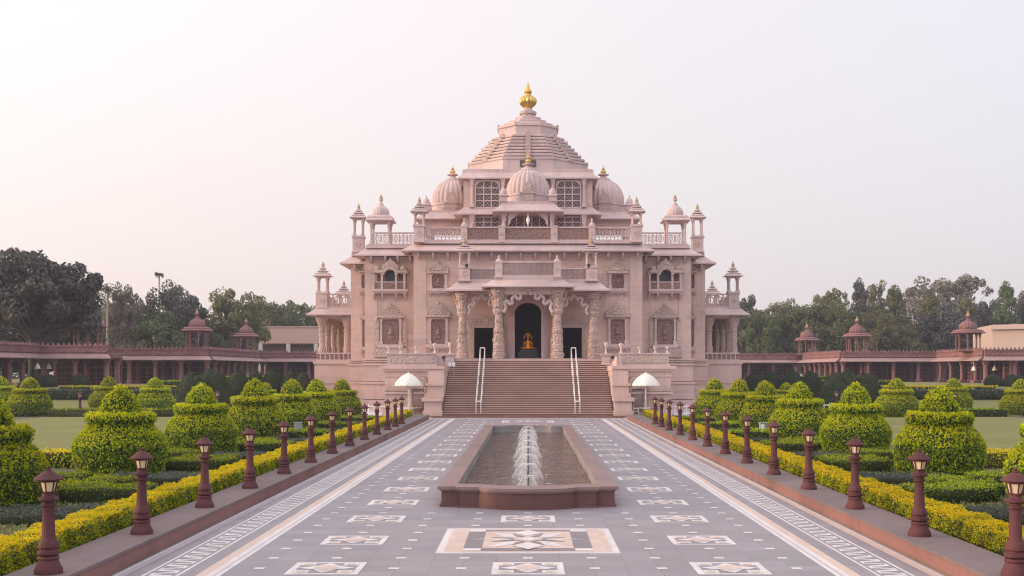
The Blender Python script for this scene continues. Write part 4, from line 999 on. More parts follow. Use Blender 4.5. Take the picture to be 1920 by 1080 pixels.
for s in (-1, 1):
    P = lambda px: px if s < 0 else 2 * CX - px
    niche(P(822), YA, 493, 512, 515, 541, 547, 20, 11)
    niche(P(822), YA, 567, 594, 599, 645, 652, 24, 12.5)
    niche(P(733), YB, 572, 595, 599, 646, 652, 25, 15, True)
    y = YB; x = X(P(733), y)
    # side frames of the tall carved panel
    m = MB()
    for k in (-1, 1): m.box(x + k * 1.35 - .2, x + k * 1.35 + .2, y - .2, y, Z(650, y), Z(602, y)); m.lathe([(.2, 0), (.22, .15), (.03, .5)], (x + k * 1.35, y - .1, Z(602, y)), 10)
    m.box(x - 1.6, x + 1.6, y - .3, y, Z(672, y) + .1, Z(653, y)); m.build('panel_surround', 'carved', T)
    # balcony window
    z0, z1 = Z(547, y), Z(543, y); hw = 33 * y / F
    m = MB(); m.box(x - hw, x + hw, y - 1.0, y, z0, z1); m.loft([rect(x - hw * .9, x + hw * .9, y - .8, y, z0 - .2), rect(x - hw * .97, x + hw * .97, y - .95, y, z0 - .003)]); bal = m.build('balcony', 'trim', T)
    zr = Z(529, y); zt = Z(514, y)
    for k in (-.92, -.45, .35, .82):
        m = MB(); q = x + k * hw * 1.0; m.loft([rect(q - .1, q + .1, y - .95, y - .72, z1), rect(q - .1, q + .1, y - .95, y - .72, zt - .2), rect(q - .17, q + .17, y - 1.0, y - .66, zt)]); m.build('balcony_pillar', 'trim', bal)
    m = MB(); m.box(x - hw * .92, x + hw * .92, y - .9, y - .78, zr - .1, zr); m.box(x - hw * .9, x + hw * .9, y - .86, y - .82, z1, zr - .1, 1); m.build('balcony_rail', ['trim', 'panel'], bal)
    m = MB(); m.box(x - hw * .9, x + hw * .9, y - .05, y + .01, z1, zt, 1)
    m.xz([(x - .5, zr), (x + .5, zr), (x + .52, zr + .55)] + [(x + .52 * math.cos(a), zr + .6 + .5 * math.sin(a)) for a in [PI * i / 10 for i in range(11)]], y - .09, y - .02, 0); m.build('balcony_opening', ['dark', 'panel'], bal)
    m = MB(); m.loft([rect(x - hw * .95, x - .62, y - .95, y, zt), rect(x - hw * 1.05, x - .6, y - 1.15, y, zt + .06), rect(x - hw * .9, x - .62, y - .8, y, zt + .34)]); m.loft([rect(x + .62, x + hw * .95, y - .95, y, zt), rect(x + .6, x + hw * 1.05, y - 1.15, y, zt + .06), rect(x + .62, x + hw * .9, y - .8, y, zt + .34)])
    n = 12; O = [(x + .78 * math.cos(a), zr + .62 + .82 * math.sin(a)) for a in [PI * i / n for i in range(n + 1)]]; I = [(x + .55 * math.cos(a), zr + .62 + .54 * math.sin(a)) for a in [PI * i / n for i in range(n + 1)]]
    for i in range(n): m.xz([O[i], O[i + 1], I[i + 1], I[i]], y - 1.12, y - .05)
    m.xz([(x - .85, zt + .33), (x + .85, zt + .33), (x + .8, zt + .75), (x + .45, zt + 1.1), (x + .15, zt + 1.3), (x, zt + 1.62), (x - .15, zt + 1.3), (x - .45, zt + 1.1), (x - .8, zt + .75)], y - .7, y)
    for k in (-1, 1): m.lathe([(.36, 0), (.4, .2), (.25, .42), (.05, .55), (.02, .66)], (x + k * hw * .72, y - .45, zt + .3), 14)
    m.build('balcony_canopy', 'carved', bal)
    for k in (-.92, -.45, .35, .82): newobj('bracket', bracket_mesh(.8, .6, .18), bal, (x + k * hw, y - .02, z0 - .2))
    # matching half-hidden window and panel on the set-back plane
    niche(P(685), YC, 492, 510, 515, 541, 547, 11, 6); niche(P(686), YC, 575, 597, 600, 650, 656, 10, 6, True)

# ---- porch
YP, YQ = 105.6, 108.4      # front of middle bay / of side bays
m = MB(); m.box(-7.3, 7.3, 104.9, YA + .5, 3.9, FL - .004); m.box(-7.1, 7.1, 104.95, YA - .3, -.05, 3.9); m.build('porch_floor', 'wall', T)
def carved_column(hh, name='carved_column'):
    def mk():
        prof = [(.56, 0), (.56, .5), (.50, .55), (.58, .62), (.52, .7), (.50, 1.05), (.54, 1.15), (.46, 1.25), (.50, 1.6), (.40, 1.85), (.44, 1.95), (.36, 2.05), (.44, 2.4), (.34, 2.75), (.38, 2.85), (.31, 2.95), (.38, 3.2), (.32, 3.45), (.34, 3.55), (.30, 3.65), (.44, 3.85), (.54, 4.0), (.5, 4.1), (.44, 4.2), (.5, 4.5), (.48, 4.9), (.55, 5.3), (.7, 5.6), (.72, 5.9)]
        k = hh / 5.9; m = MB(); m.lathe([(r * .97, z * k) for r, z in prof], n=48, flute=(16, .10, 2, 28))
        rng = random.Random(3)
        for q in range(150):        # small carved bosses round the shaft
            z = rng.choice([.3, .9, 1.45, 1.7, 2.3, 3.1, 4.3, 4.7, 5.1]) + rng.uniform(-.12, .12); r = np.interp(z, [p[1] for p in prof], [p[0] for p in prof]); a = rng.uniform(0, 2 * PI); m.ball((r * math.cos(a), r * math.sin(a), z * k), rng.uniform(.05, .09), 1, 1, 1.5, 6)
        return m.mesh(name, 'carved')
    return cached(('cc', hh), mk)
def bracket_figure():
    m = MB()    # small dancing figure leaning out as a strut
    m.tube((0, 0, 0), (.1, 0, .45), .10, .12, 8); m.tube((.1, 0, .45), (.22, 0, .8), .12, .11, 8); m.ball((.32, 0, .98), .11, n=8); m.tube((.2, 0, .75), (.42, -.1, .95), .05, .04, 6); m.tube((.42, -.1, .95), (.36, -.05, 1.2), .04, .04, 6); m.tube((.18, 0, .75), (.3, .14, .55), .05, .04, 6); m.box(-.12, .16, -.14, .14, -.12, 0); m.box(.1, .55, -.16, .16, 1.2, 1.3)
    return m.mesh('bracket_figure', 'carved')
BF = bracket_figure()
cols = [(X(935, YP), YP, Z(541, YP)), (-X(935, YP), YP, Z(541, YP)), (X(867, YQ), YQ, Z(547, YQ)), (-X(867, YQ), YQ, Z(547, YQ)), (X(935, YP), YP + 5.7, Z(541, YP)), (-X(935, YP), YP + 5.7, Z(541, YP))]
for x, y, zt in cols:
    o = newobj('carved_column', carved_column(round(zt - FL, 2)), T, (x, y, FL))
    if y < 110:
        for a in (0, PI, -PI / 2):
            f = newobj('bracket_figure', BF, o, (x + .42 * math.cos(a), y + .42 * math.sin(a), FL + (zt - FL) * .75), a)
zc, zs_ = Z(541, YP), Z(546, YQ)
m = MB(); m.box(-3.35, 3.35, YP - .4, YA - .02, zc - .15, zc + .2); m.box(-6.75, 6.75, YQ - .4, YA - .01, zs_ - .1, zs_ + .2)
m.box(-3.2, 3.2, YP - .25, YP + .25, zc - .55, zc - .153); m.build('porch_beam', 'trim', T)
# walls of the dark porch ceiling
for x0, x1, y0, zi, zo in ((-6.6, 6.6, YQ - .3, Z(530, YQ), Z(543, YQ - 1)), (-3.2, 3.2, YP - .3, Z(525.5, YP), Z(536, YP - 1))):
    m = MB(); m.eave(x0, x1, y0, YA + .2, zi, zo, .95, .13); m.build('eave', 'trim', T)
zb = Z(526, YQ)
m = MB(); m.box(-6.55, 6.55, YQ - .25, YA - .03, zb - .3, zb + .1); m.box(-3.05, 3.05, YP - .25, YA - .04, Z(523, YP) - .4, Z(518, YP)); m.build('porch_roof', 'trim', T)
balustrade(T, -2.3, 2.3, YP - .1, Z(519, YP), Z(490, YP), 'net')
for s in (-1, 1):
    post(T, s * 2.62, YP - .1, Z(519, YP) - .1, Z(491, YP), .32, .6)
    x0, x1 = sorted((s * 2.98, s * 5.45)); balustrade(T, x0, x1, YQ - .1, Z(527, YQ), Z(502.5, YQ), 'net')
    post(T, s * 5.85, YQ - .05, Z(528, YQ), Z(501, YQ), .5)
    mini_pavilion(T, s * 5.85, YQ - .05, Z(501, YQ), .52, 1.3, 2, .42)
    m = MB(); m.box(*sorted((s * 5.5, s * 6.1)), YQ + .5, YA - .1, Z(527, YQ), Z(503, YQ)); m.build('balustrade', 'trim', T)
# scalloped arches
def toran(pts, y, wd, d, name='scalloped_arch'):
    m = MB(); P = [Vector((a, b)) for a, b in pts]
    Q = []
    for i in range(len(P) - 1):     # Catmull-Rom for the flowing S curves
        p0, p1, p2, p3 = P[max(0, i - 1)], P[i], P[i + 1], P[min(len(P) - 1, i + 2)]
        for k in range(5):
            t = k / 5; Q.append(.5 * ((2 * p1) + (-p0 + p2) * t + (2 * p0 - 5 * p1 + 4 * p2 - p3) * t * t + (-p0 + 3 * p1 - 3 * p2 + p3) * t ** 3))
    Q.append(P[-1]); rings = []
    for i, q in enumerate(Q):
        dv = (Q[min(i + 1, len(Q) - 1)] - Q[max(0, i - 1)]).normalized(); nv = Vector((-dv.y, dv.x)) * wd / 2
        rings.append([(q.x - nv.x, y - d / 2, q.y - nv.y), (q.x, y - d * .75, q.y), (q.x + nv.x, y - d / 2, q.y + nv.y), (q.x + nv.x, y + d / 2, q.y + nv.y), (q.x - nv.x, y + d / 2, q.y - nv.y)])
    m.loft(rings); return m.build(name, 'trim', T)
def zz4(p, Y): return (X(840 + p[0] / 4.91, Y), Z(460 + p[1] / 4.91, Y))
L = [(512, 620), (532, 575), (520, 538), (546, 512), (566, 540), (592, 532), (590, 492), (618, 468), (640, 494), (668, 488), (670, 448), (694, 428), (712, 450), (722, 416), (736, 400)]
L = [zz4(p, YP) for p in L]; toran(L + [(-a, b) for a, b in reversed(L[:-1])], YP - .2, .27, .34)
for s in (-1, 1):
    L = [(188, 640), (204, 600), (190, 568), (214, 546), (232, 560), (248, 530), (238, 500), (262, 482), (282, 500), (300, 470), (313, 455)]
    L = [zz4(p, YQ) for p in L]; xm = L[-1][0]; full = L + [(2 * xm - a, b) for a, b in reversed(L[:-1])]
    if s > 0: full = [(-a, b) for a, b in full]
    toran(full, YQ - .2, .25, .3)
# doors: stone surrounds (the openings are real)
m = MB(); n = 16
def archpts(w_, h_, zs): return [(w_, FL)] + [(w_ * math.cos(a), zs + h_ * math.sin(a)) for a in [PI * i / n for i in range(n + 1)]] + [(-w_, FL)]
for (wi, hi), (wo, ho), d in (((dc, dc * .78), (dc + .3, dc * .78 + .32), .22), ((dc + .3, dc * .78 + .32), (dc + .6, dc * .78 + .66), .12)):
    I, O = archpts(wi, hi, dh), archpts(wo, ho, dh)
    for i in range(len(I) - 1): m.xz([I[i], O[i], O[i + 1], I[i + 1]], YA - d, YA - .003)
m.build('door_surround', 'trim', T)
for s in (-1, 1):
    x0, x1 = sorted((s * abs(sd0), s * abs(sd1))); xm = (x0 + x1) / 2
    m = MB(); m.box(x0 - .3, x0, YA - .16, YA - .003, FL, sh); m.box(x1, x1 + .3, YA - .16, YA - .003, FL, sh); m.box(x0 - .42, x1 + .42, YA - .22, YA - .003, sh, sh + .34); m.box(x0 - .55, x1 + .55, YA - .3, YA - .003, sh + .343, sh + .45)
    m.xz([(xm - 1.1, sh + .453), (xm + 1.1, sh + .453), (xm + .75, sh + .75), (xm + .3, sh + .95), (xm, sh + 1.25), (xm - .3, sh + .95), (xm - .75, sh + .75)], YA - .14, YA - .003); m.build('door_surround', 'carved', T)

# ---- side porches
for s in (-1, 1):
    x0, x1 = sorted((s * (C_ + .1), s * 22.4)); y0, y1 = 124.0, 136.0
    m = MB()
    for z0, z1, o in ((-.05, .95, .4), (.95, 2.45, .2), (2.45, 2.65, .32), (2.65, 4.5, .15), (4.5, 4.85, .28)): m.box(x0 - (o if s < 0 else 0), x1 + (o if s > 0 else 0), y0 - o, y1 + o, z0, z1)
    o = m.build('side_porch', 'wall', T)
    hz = 9.55 - 4.85
    for yk in (y0 + .5, y0 + 4, y0 + 8, y0 + 11.5): newobj('pillar', cached(('sp', 1), lambda: MB().lathe([(.5, 0), (.5, .8), (.38, .9), (.42, 1.3), (.33, 1.6), (.33, 3.1), (.42, 3.2), (.32, 3.4), (.45, 3.8), (.7, 4.5), (.7, 4.7)], n=24, flute=(12, .08, 2, 9)).mesh('pillar', 'carved')), o, (s * 21.85, yk, 4.85))
    for yk in (y0 + .5, y0 + 11.5): newobj('pillar', MESH[('sp', 1)], o, (s * 19.2, yk, 4.85))
    m = MB(); m.eave(x0 - (.0), x1, y0, y1, 10.45, 9.75, .9, .14); m.box(x0, x1, y0 + .1, y1, 9.4, 9.9); m.build('porch_eave', 'trim', o)
    b = MB(); b.box(x0, x1, y0 - .05, y0 + .1, 5.55, 5.7); b.box(x0, x1, y0, y0 + .06, 4.9, 5.55, 1); lattice(b, x0, x1, 4.9, 5.55, y0 - .05, 9, 1, .1, .05); b.box(x0, x1, y0 - .06, y0 + .09, 4.851, 4.98); b.build('porch_railing', ['trim', 'panel'], o)
    b = MB(); zt0, zt1 = 10.5, 11.95
    b.box(x0, x1, y0 + .1, y0 + .35, zt0 - .2, zt0 + .15); b.box(x0, x1, y0 + .12, y0 + .32, zt1 - .14, zt1); n = 5; w_ = (x1 - x0) / n
    for i in range(n):
        cx = x0 + w_ * (i + .5); b.path([(cx + .36 * math.cos(a), y0 + .2, (zt0 + zt1) / 2 + .42 * math.sin(a)) for a in [k * PI / 4 for k in range(9)]], .07, 6); b.tube((cx, y0 + .2, zt0), (cx, y0 + .2, zt1), .06, .06, 6); b.tube((cx - w_ / 2, y0 + .2, zt0), (cx - w_ / 2, y0 + .2, zt1), .09, .09, 6)
    xo = s * 22.2; b.box(xo - .12, xo + .12, y0 + .4, y1, zt0 - .2, zt1); b.build('roof_balustrade', 'trim', o)
    post(T, s * 21.75, y0 + .5, 10.4, 12.05, .55); mini_pavilion(T, s * 21.75, y0 + .5, 12.05, .58, 1.6, 3, .34)
    mini_pavilion(T, s * 21.75, y1 + 2.6, 11.5, .6, 1.2, 3, .34)
    m = MB(); m.box(*sorted((s * C_, s * 22.3)), y1, y1 + 3.5, 4, 11.5); m.build('side_wall', 'wall', T)

# ---- stairs
m = MB(); prof = [(95.3, -.05), (95.3, .16)]; lips = []
y, z = 95.3, .16
steps = 27; rise = (FL - .01 - .16) / steps
for i in range(steps):
    run = .30 + (.75 if i in (9, 18) else 0)
    y += run if i else .35; prof.append((y, z)); z += rise; prof.append((y, z)); lips.append((y, z))
prof += [(105.5, z), (105.5, -.05)]
m.yz(prof, -6.95, 6.95, 0); st = m.build('staircase', 'step', T)
m = MB()
for i, (yy_, zz_) in enumerate(lips): m.box(-6.93, 6.93, yy_ - .05, yy_ + .14, zz_ - .05, zz_ + .006, 0)
m.build('step_nosing', 'tread', st)
m = MB(); m.box(-9.2, 9.2, 94.7, 95.29, -.05, .13); m.build('stair_plinth', 'step', T)
for s in (-1, 1):
    def bx(mm, a, b, y0, y1, z0, z1, k=0): mm.box(*sorted((s * a, s * b)), y0, y1, z0, z1, k)
    m = MB(); bx(m, 7.0, 11.9, 97.6, 111.5, -.05, 3.75); bx(m, 6.95, 12.1, 97.4, 111.3, 3.75, 3.95); bx(m, 6.98, 12.3, 97.25, 111.2, 3.95, 4.2)
    bx(m, 6.98, 12.05, 97.35, 111.4, 1.86, 2.06); bx(m, 6.98, 12.0, 97.45, 111.4, 2.12, 2.2); bx(m, 6.98, 12.1, 97.25, 111.45, -.04, .5); bx(m, 6.98, 12.0, 97.4, 111.45, .5, .62); bx(m, 6.98, 11.98, 97.5, 111.45, 3.3, 3.42)
    bx(m, 6.97, 8.5, 96.9, 97.7, 1.62, 1.95); bx(m, 6.96, 8.35, 97.0, 97.7, 1.95, 2.55); bx(m, 6.965, 8.5, 96.85, 97.7, 2.55, 2.75); bx(m, 6.96, 8.3, 97.1, 97.7, 2.75, 3.76)
    w_ = m.build('stair_flank', 'wall', T)
    m = MB(); bx(m, 6.97, 8.55, 95.35, 96.9, .13, .55); bx(m, 7.05, 8.45, 95.5, 96.9, .55, 1.3); bx(m, 6.96, 8.65, 95.3, 97.0, 1.3, 1.6); m.build('stair_pedestal', 'wall', w_)
    m = MB(); bx(m, 7.6, 11.7, 97.6, 97.8, 4.2, 5.15); bx(m, 7.55, 11.8, 97.5, 97.9, 5.15, 5.28); bx(m, 7.55, 11.8, 97.52, 97.88, 4.2, 4.35); bx(m, 7.8, 11.5, 97.55, 97.62, 4.42, 5.05, 1); bx(m, 11.4, 11.75, 97.9, 108, 4.2, 5.2); bx(m, 7.4, 7.62, 97.9, 104, 4.2, 5.0); m.build('parapet', ['trim', 'carved'], w_)
    # lattice window with pilasters and arched pediment
    xa = s * X(785, 97.6) * -1; y = 97.6
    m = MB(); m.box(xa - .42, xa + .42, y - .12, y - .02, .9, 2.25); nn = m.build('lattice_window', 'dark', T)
    g = MB(); lattice(g, xa - .42, xa + .42, .9, 2.25, y - .2, 6, 0, .05, .06, 0, True); g.build('lattice', 'trim', nn)
    g = MB(); g.lathe([(.17, .8), (.17, 1.0), (.13, 1.1), (.13, 2.0), (.2, 2.2), (.22, 2.3)], (xa - s * .62, y - .25, 0), 14); g.lathe([(.17, .8), (.17, 1.0), (.13, 1.1), (.13, 2.0), (.2, 2.2), (.22, 2.3)], (xa + s * .62, y - .25, 0), 14)
    g.box(xa - .95, xa + .95, y - .5, y - .01, 2.3, 2.45); g.box(xa - .95, xa + .95, y - .55, y - .01, .55, .8)
    for k, d in ((.8, .3), (.55, .38)): g.xz([(xa + k * math.cos(a), 2.45 + k * 1.25 * math.sin(a)) for a in [PI * i / 12 for i in range(13)]], y - d, y - .01)
    g.build('window_surround', 'carved', nn)
# stone urns along the parapets
def urn_mesh():
    return MB().lathe([(.13, 0), (.13, .06), (.07, .14), (.06, .3), (.1, .42), (.17, .52), (.18, .6), (.15, .64), (.19, .67), (.13, .69)], n=18).mesh('stone_urn', 'urn')
UM = urn_mesh()
for s, side in ((-1, 'left'), (1, 'right')):
    for i, x in enumerate((7.75, 9.3, 10.6, 11.6)):
        o = newobj('stone_urn', UM, None, (s * x, 97.7, 5.28)); o.scale = (1, 1, 1.2 if i == 0 else .8)
        tag(o, f'small pale stone urn on the parapet {side} of the stairs, {["nearest the stairs", "second from the stairs", "third from the stairs", "outermost"][i]}', 'urn', 'stone urns on the stair parapets')
    o = newobj('stone_urn', UM, None, (s * 6.95, 104.6, 5.3)); o.scale = (1.0, 1.0, 1.5); tag(o, f'tall pale stone urn on a pedestal at the top of the stairs, {side} side', 'urn', 'stone urns on the stair parapets')
    m = MB(); m.loft([sq((s * 6.95, 104.6), .5, 4.2), sq((s * 6.95, 104.6), .5, 4.35), sq((s * 6.95, 104.6), .36, 4.5), sq((s * 6.95, 104.6), .36, 5.0), sq((s * 6.95, 104.6), .52, 5.2), sq((s * 6.95, 104.6), .52, 5.3)]); m.build('urn_pedestal', 'trim', T)
# handrails
for s, side in ((-1, 'left'), (1, 'right')):
    t = empty('handrail', (s * 4.05, 100, 0), f'bright steel double handrail on the {side} half of the temple stairs', 'handrail', 'steel handrails on the stairs')
    pts = [(95.9, .35), (98.6, 1.85), (99.3, 1.95), (101.8, 3.55), (102.5, 3.62), (104.6, 4.88)]
    for d in (-.2, .2):
        m = MB(); x = s * 4.05 + d
        P = [(x, a, b + .95) for a, b in pts]; m.path(P, .038, 8); P = [(x, a, b + .5) for a, b in pts]; m.path(P, .022, 8)
        m.build('rail', 'steel', t)
        for a, b in pts + [(97.2, 1.1), (100.5, 2.75), (103.5, 4.25)]:
            m = MB(); m.tube((x, a, b - .2), (x, a, b + .95), .035, .035, 8); m.build('baluster', 'steel', t)
    for a, b in (pts[0], pts[-1]):
        m = MB(); m.tube((s * 4.05 - .2, a, b + .95), (s * 4.05 + .2, a, b + .95), .045, .045, 8); m.build('end_rail', 'steel', t)

# ---- golden statue in the doorway
t = empty('golden_statue', (0, YA + 2.2, FL), 'golden seated statue glowing in the dark central doorway', 'statue')
yS = YA + 2.2
m = MB(); m.box(-1.0, 1.0, yS - .6, yS + .6, FL - .02, FL + .75); m.box(-.85, .85, yS - .5, yS + .5, FL + .75, FL + .92); m.build('pedestal', 'black', t)
m = MB(); z = FL + .92
m.ball((0, yS, z + .14), .55, 1.2, .7, .3, 16); m.ball((-.42, yS - .12, z + .16), .24, 1.3, .9, .6); m.ball((.42, yS - .12, z + .16), .24, 1.3, .9, .6)
m.lathe([(.34, .1), (.3, .3), (.26, .5), (.31, .72), (.3, .84), (.16, .92), (.09, .96), (.09, 1.02)], (0, yS, z), 16, sy=.7)
m.ball((0, yS - .02, z + 1.14), .145, .9, 1, 1.2, 12)
for k in (-1, 1):
    m.tube((k * .3, yS, z + .82), (k * .44, yS - .05, z + .5), .085, .07, 8); m.tube((k * .44, yS - .05, z + .5), (k * .3, yS - .32, z + .34), .07, .05, 8); m.ball((k * .28, yS - .36, z + .34), .065, n=8)
m.build('body', 'statue_gold', t)
m = MB(); m.lathe([(.15, 0), (.17, .08), (.13, .16), (.1, .28), (.04, .36), (.05, .42), (.01, .5)], (0, yS, z + 1.24), 14); m.build('crown', 'statue_gold', t)
m = MB(); m.path([(.34 * math.cos(a), yS + .2, z + 1.15 + .4 * math.sin(a)) for a in [-.3 + (PI + .6) * i / 18 for i in range(19)]], .03, 6)
for i in range(9): a = PI * i / 8; m.ball((.4 * math.cos(a), yS + .2, z + 1.15 + .47 * math.sin(a)), .05, n=6)
m.build('halo', 'statue_gold', t)
hl = bpy.data.lights.new('hall_lamp', 'SPOT'); hl.energy = 110; hl.color = (1, .72, .36); hl.spot_size = R(38); hl.shadow_soft_size = .12
ho = bpy.data.objects.new('hall_lamp', hl); COL.objects.link(ho); ho.location = (0, YA + .9, 10.2); ho.rotation_euler = (Vector((0, YA + .9, 10.2)) - Vector((0, yS, z + .6))).to_track_quat('Z', 'Y').to_euler()
# hanging lantern in the upper front opening
t = empty('hanging_lantern', (0, CY - 3.0, 17.2), 'white hanging lantern in the upper opening below the front dome', 'lantern')
m = MB(); m.tube((0, CY - 3, 17.6), (0, CY - 3, 20.6), .03, .03, 6); m.build('chain', 'white', t)
m = MB(); m.lathe([(.02, 18.4), (.12, 18.7), (.2, 18.95), (.16, 19.2), (.05, 19.4), (.08, 19.5), (.02, 19.6)], (0, CY - 3, 0), 14); m.build('lantern_body', 'white', t)
# little black floodlights and notice boards
for i, (px, py, Y) in enumerate(((875, 499, YQ - .6), (1104, 499, YQ - .6), (832, 672, 97.3), (1149, 672, 97.3))):
    m = MB(); x, z = X(px, Y), Z(py, Y); m.box(x - .14, x + .14, Y - .12, Y + .12, z - .04, z + .2); m.box(x - .05, x + .05, Y - .04, Y + .04, z - .2, z - .04)
    o = m.build('floodlight', 'black'); tag(o, f'small black floodlight {["beside the left porch pavilion", "beside the right porch pavilion", "at the end of the left stair parapet", "at the end of the right stair parapet"][i]}', 'floodlight', 'black floodlights on the temple')
for i, px in enumerate((843.5, 850.5)):
    Y = 101.5; x, z0 = X(px, Y), 4.21 if False else Z(687, Y)
    t = empty('notice_board', (x, Y, z0 - .2), f'small blue and white notice board beside the stair top, {["outer", "inner"][i]} of two', 'notice board', 'notice boards by the stairs')
    m = MB(); m.box(x - .13, x + .13, Y - .03, Y + .03, z0, z0 + .34); m.build('board', 'white', t); m = MB(); m.box(x - .15, x + .15, Y - .025, Y + .035, z0 + .345, z0 + .41); m.box(x - .02, x + .02, Y, Y + .03, 3.0, z0); m.build('board_frame', 'grey', t)

# ---- parasols, tables and chairs
def parasol(x, y, side):
    t = empty('parasol', (x, y, 0), f'cream parasol on the forecourt {side} of the stairs', 'parasol', 'cream parasols beside the stairs')
    m = MB(); m.tube((x, y, .05), (x, y, 3.55), .035, .03, 10); m.build('pole', 'canvas', t)
    m = MB(); m.lathe([(.28, .02), (.28, .1), (.08, .14)], (x, y, 0), 16); m.build('base', 'white', t)
    m = MB(); rings = []; n = 32
    for r, z in ((.03, 3.6), (.3, 3.5), (.7, 3.22), (1.0, 2.88), (1.12, 2.68)):
        rings.append([(x + r * (1 - .035 * abs(math.sin(4 * a))) * math.cos(a), y + r * (1 - .035 * abs(math.sin(4 * a))) * math.sin(a), z + (.03 * abs(math.sin(4 * a)) if r > .2 else 0)) for a in [2 * PI * i / n for i in range(n)]])
    r = 1.12; rings.append([(x + r * math.cos(a), y + r * math.sin(a), 2.60 - .05 * abs(math.sin(8 * a))) for a in [2 * PI * i / n for i in range(n)]])
    m.loft(rings, 0, False, True); m.lathe([(.04, 3.58), (.05, 3.64), (.01, 3.74)], (x, y, 0), 8); m.build('canopy', 'canvas', t)
    tt = empty('round_table', (x + .02, y + .75, 0), f'white round table under the cream parasol {side} of the stairs', 'table', 'white tables under the parasols')
    m = MB(); m.lathe([(.45, .7), (.46, .73), (.45, .76)], (x + .02, y + .75, 0), 20); m.build('tabletop', 'white', tt)
    m = MB(); m.tube((x + .02, y + .75, .02), (x + .02, y + .75, .7), .035, .035, 8); m.lathe([(.25, .02), (.25, .05), (.05, .08)], (x + .02, y + .75, 0), 14); m.build('pedestal', 'white', tt)
def chair(x, y, rz, mat, label):
    t = empty('garden_chair', (0, 0, 0), label, 'chair', 'garden chairs under the parasols')
    m = MB(); m.box(-.24, .24, -.24, .24, .42, .47); m.build('seat', mat, t)
    m = MB(); m.box(-.24, .24, .21, .25, .5, .92); m.build('backrest', mat, t)
    for a in (-1, 1):
        for b in (-1, 1): m = MB(); m.tube((a * .21, b * .21, 0), (a * .21, b * .21, .42), .022, .022, 6); m.build('leg', mat, t)
    for a in (-1, 1): m = MB(); m.box(a * .25 - .025, a * .25 + .025, -.2, .22, .64, .68); m.box(a * .25 - .02, a * .25 + .02, -.2, -.15, .45, .64); m.build('armrest', mat, t)
    t.location = (x, y, .02); t.rotation_euler = (0, 0, rz)
for px, side in ((765.5, 'left'), (1211, 'right')):
    x = X(px, 95.8); parasol(x, 95.8, side)
    chair(x + .75, 96.6, -1.3, 'step', f'brown garden chair between the {side} parasol table and the stair pedestal' if side == 'left' else 'brown garden chair on the outer side of the right parasol table')
    chair(x - .7, 96.7, 1.4, 'white', f'white garden chair on the {"outer" if side == "left" else "stair"} side of the {side} parasol table')
# white picket fences at the ends of the gardens
def fence(x0, x1, y, label):
    t = empty('picket_fence', ((x0 + x1) / 2, y, 0), label, 'fence', 'low white fences'); n = int((x1 - x0) / .45)
    m = MB(); m.box(x0, x1, y - .02, y + .02, .78, .85); m.box(x0, x1, y - .02, y + .02, .2, .27); m.build('rail', 'white', t)
    m = MB()
    for i in range(n + 1): q = x0 + (x1 - x0) * i / n; m.box(q - .03, q + .03, y - .045, y - .021, .03, 1.0)
    m.build('picket_row', 'white', t)
fence(-17.5, -9.7, 98.5, 'low white railing on the forecourt left of the stairs'); fence(10.0, 17.5, 98.5, 'low white railing on the forecourt right of the stairs')
fence(X(1524, 102), X(1566, 102), 102, 'short pale picket fence beside the big dark bush in the right garden')
# grey cabinets in the beds
for s, px, Y in ((-1, 559, 62.5), (1, 1431, 62)):
    x = X(px, Y); t = empty('cable_box', (x, Y, .25), f'grey steel cabinet standing among the hedges of the {"left" if s < 0 else "right"} bed', 'cabinet', 'grey cabinets in the beds')
    m = MB(); m.box(x - .19, x + .19, Y - .15, Y + .15, .25, 1.02); m.box(x - .22, x + .22, Y - .18, Y + .18, 1.02, 1.06); m.build('cabinet', 'grey', t); m = MB(); m.box(x - .16, x + .04, Y - .165, Y - .152, .32, .98); m.build('cabinet_door', 'white' if s > 0 else 'grey', t)

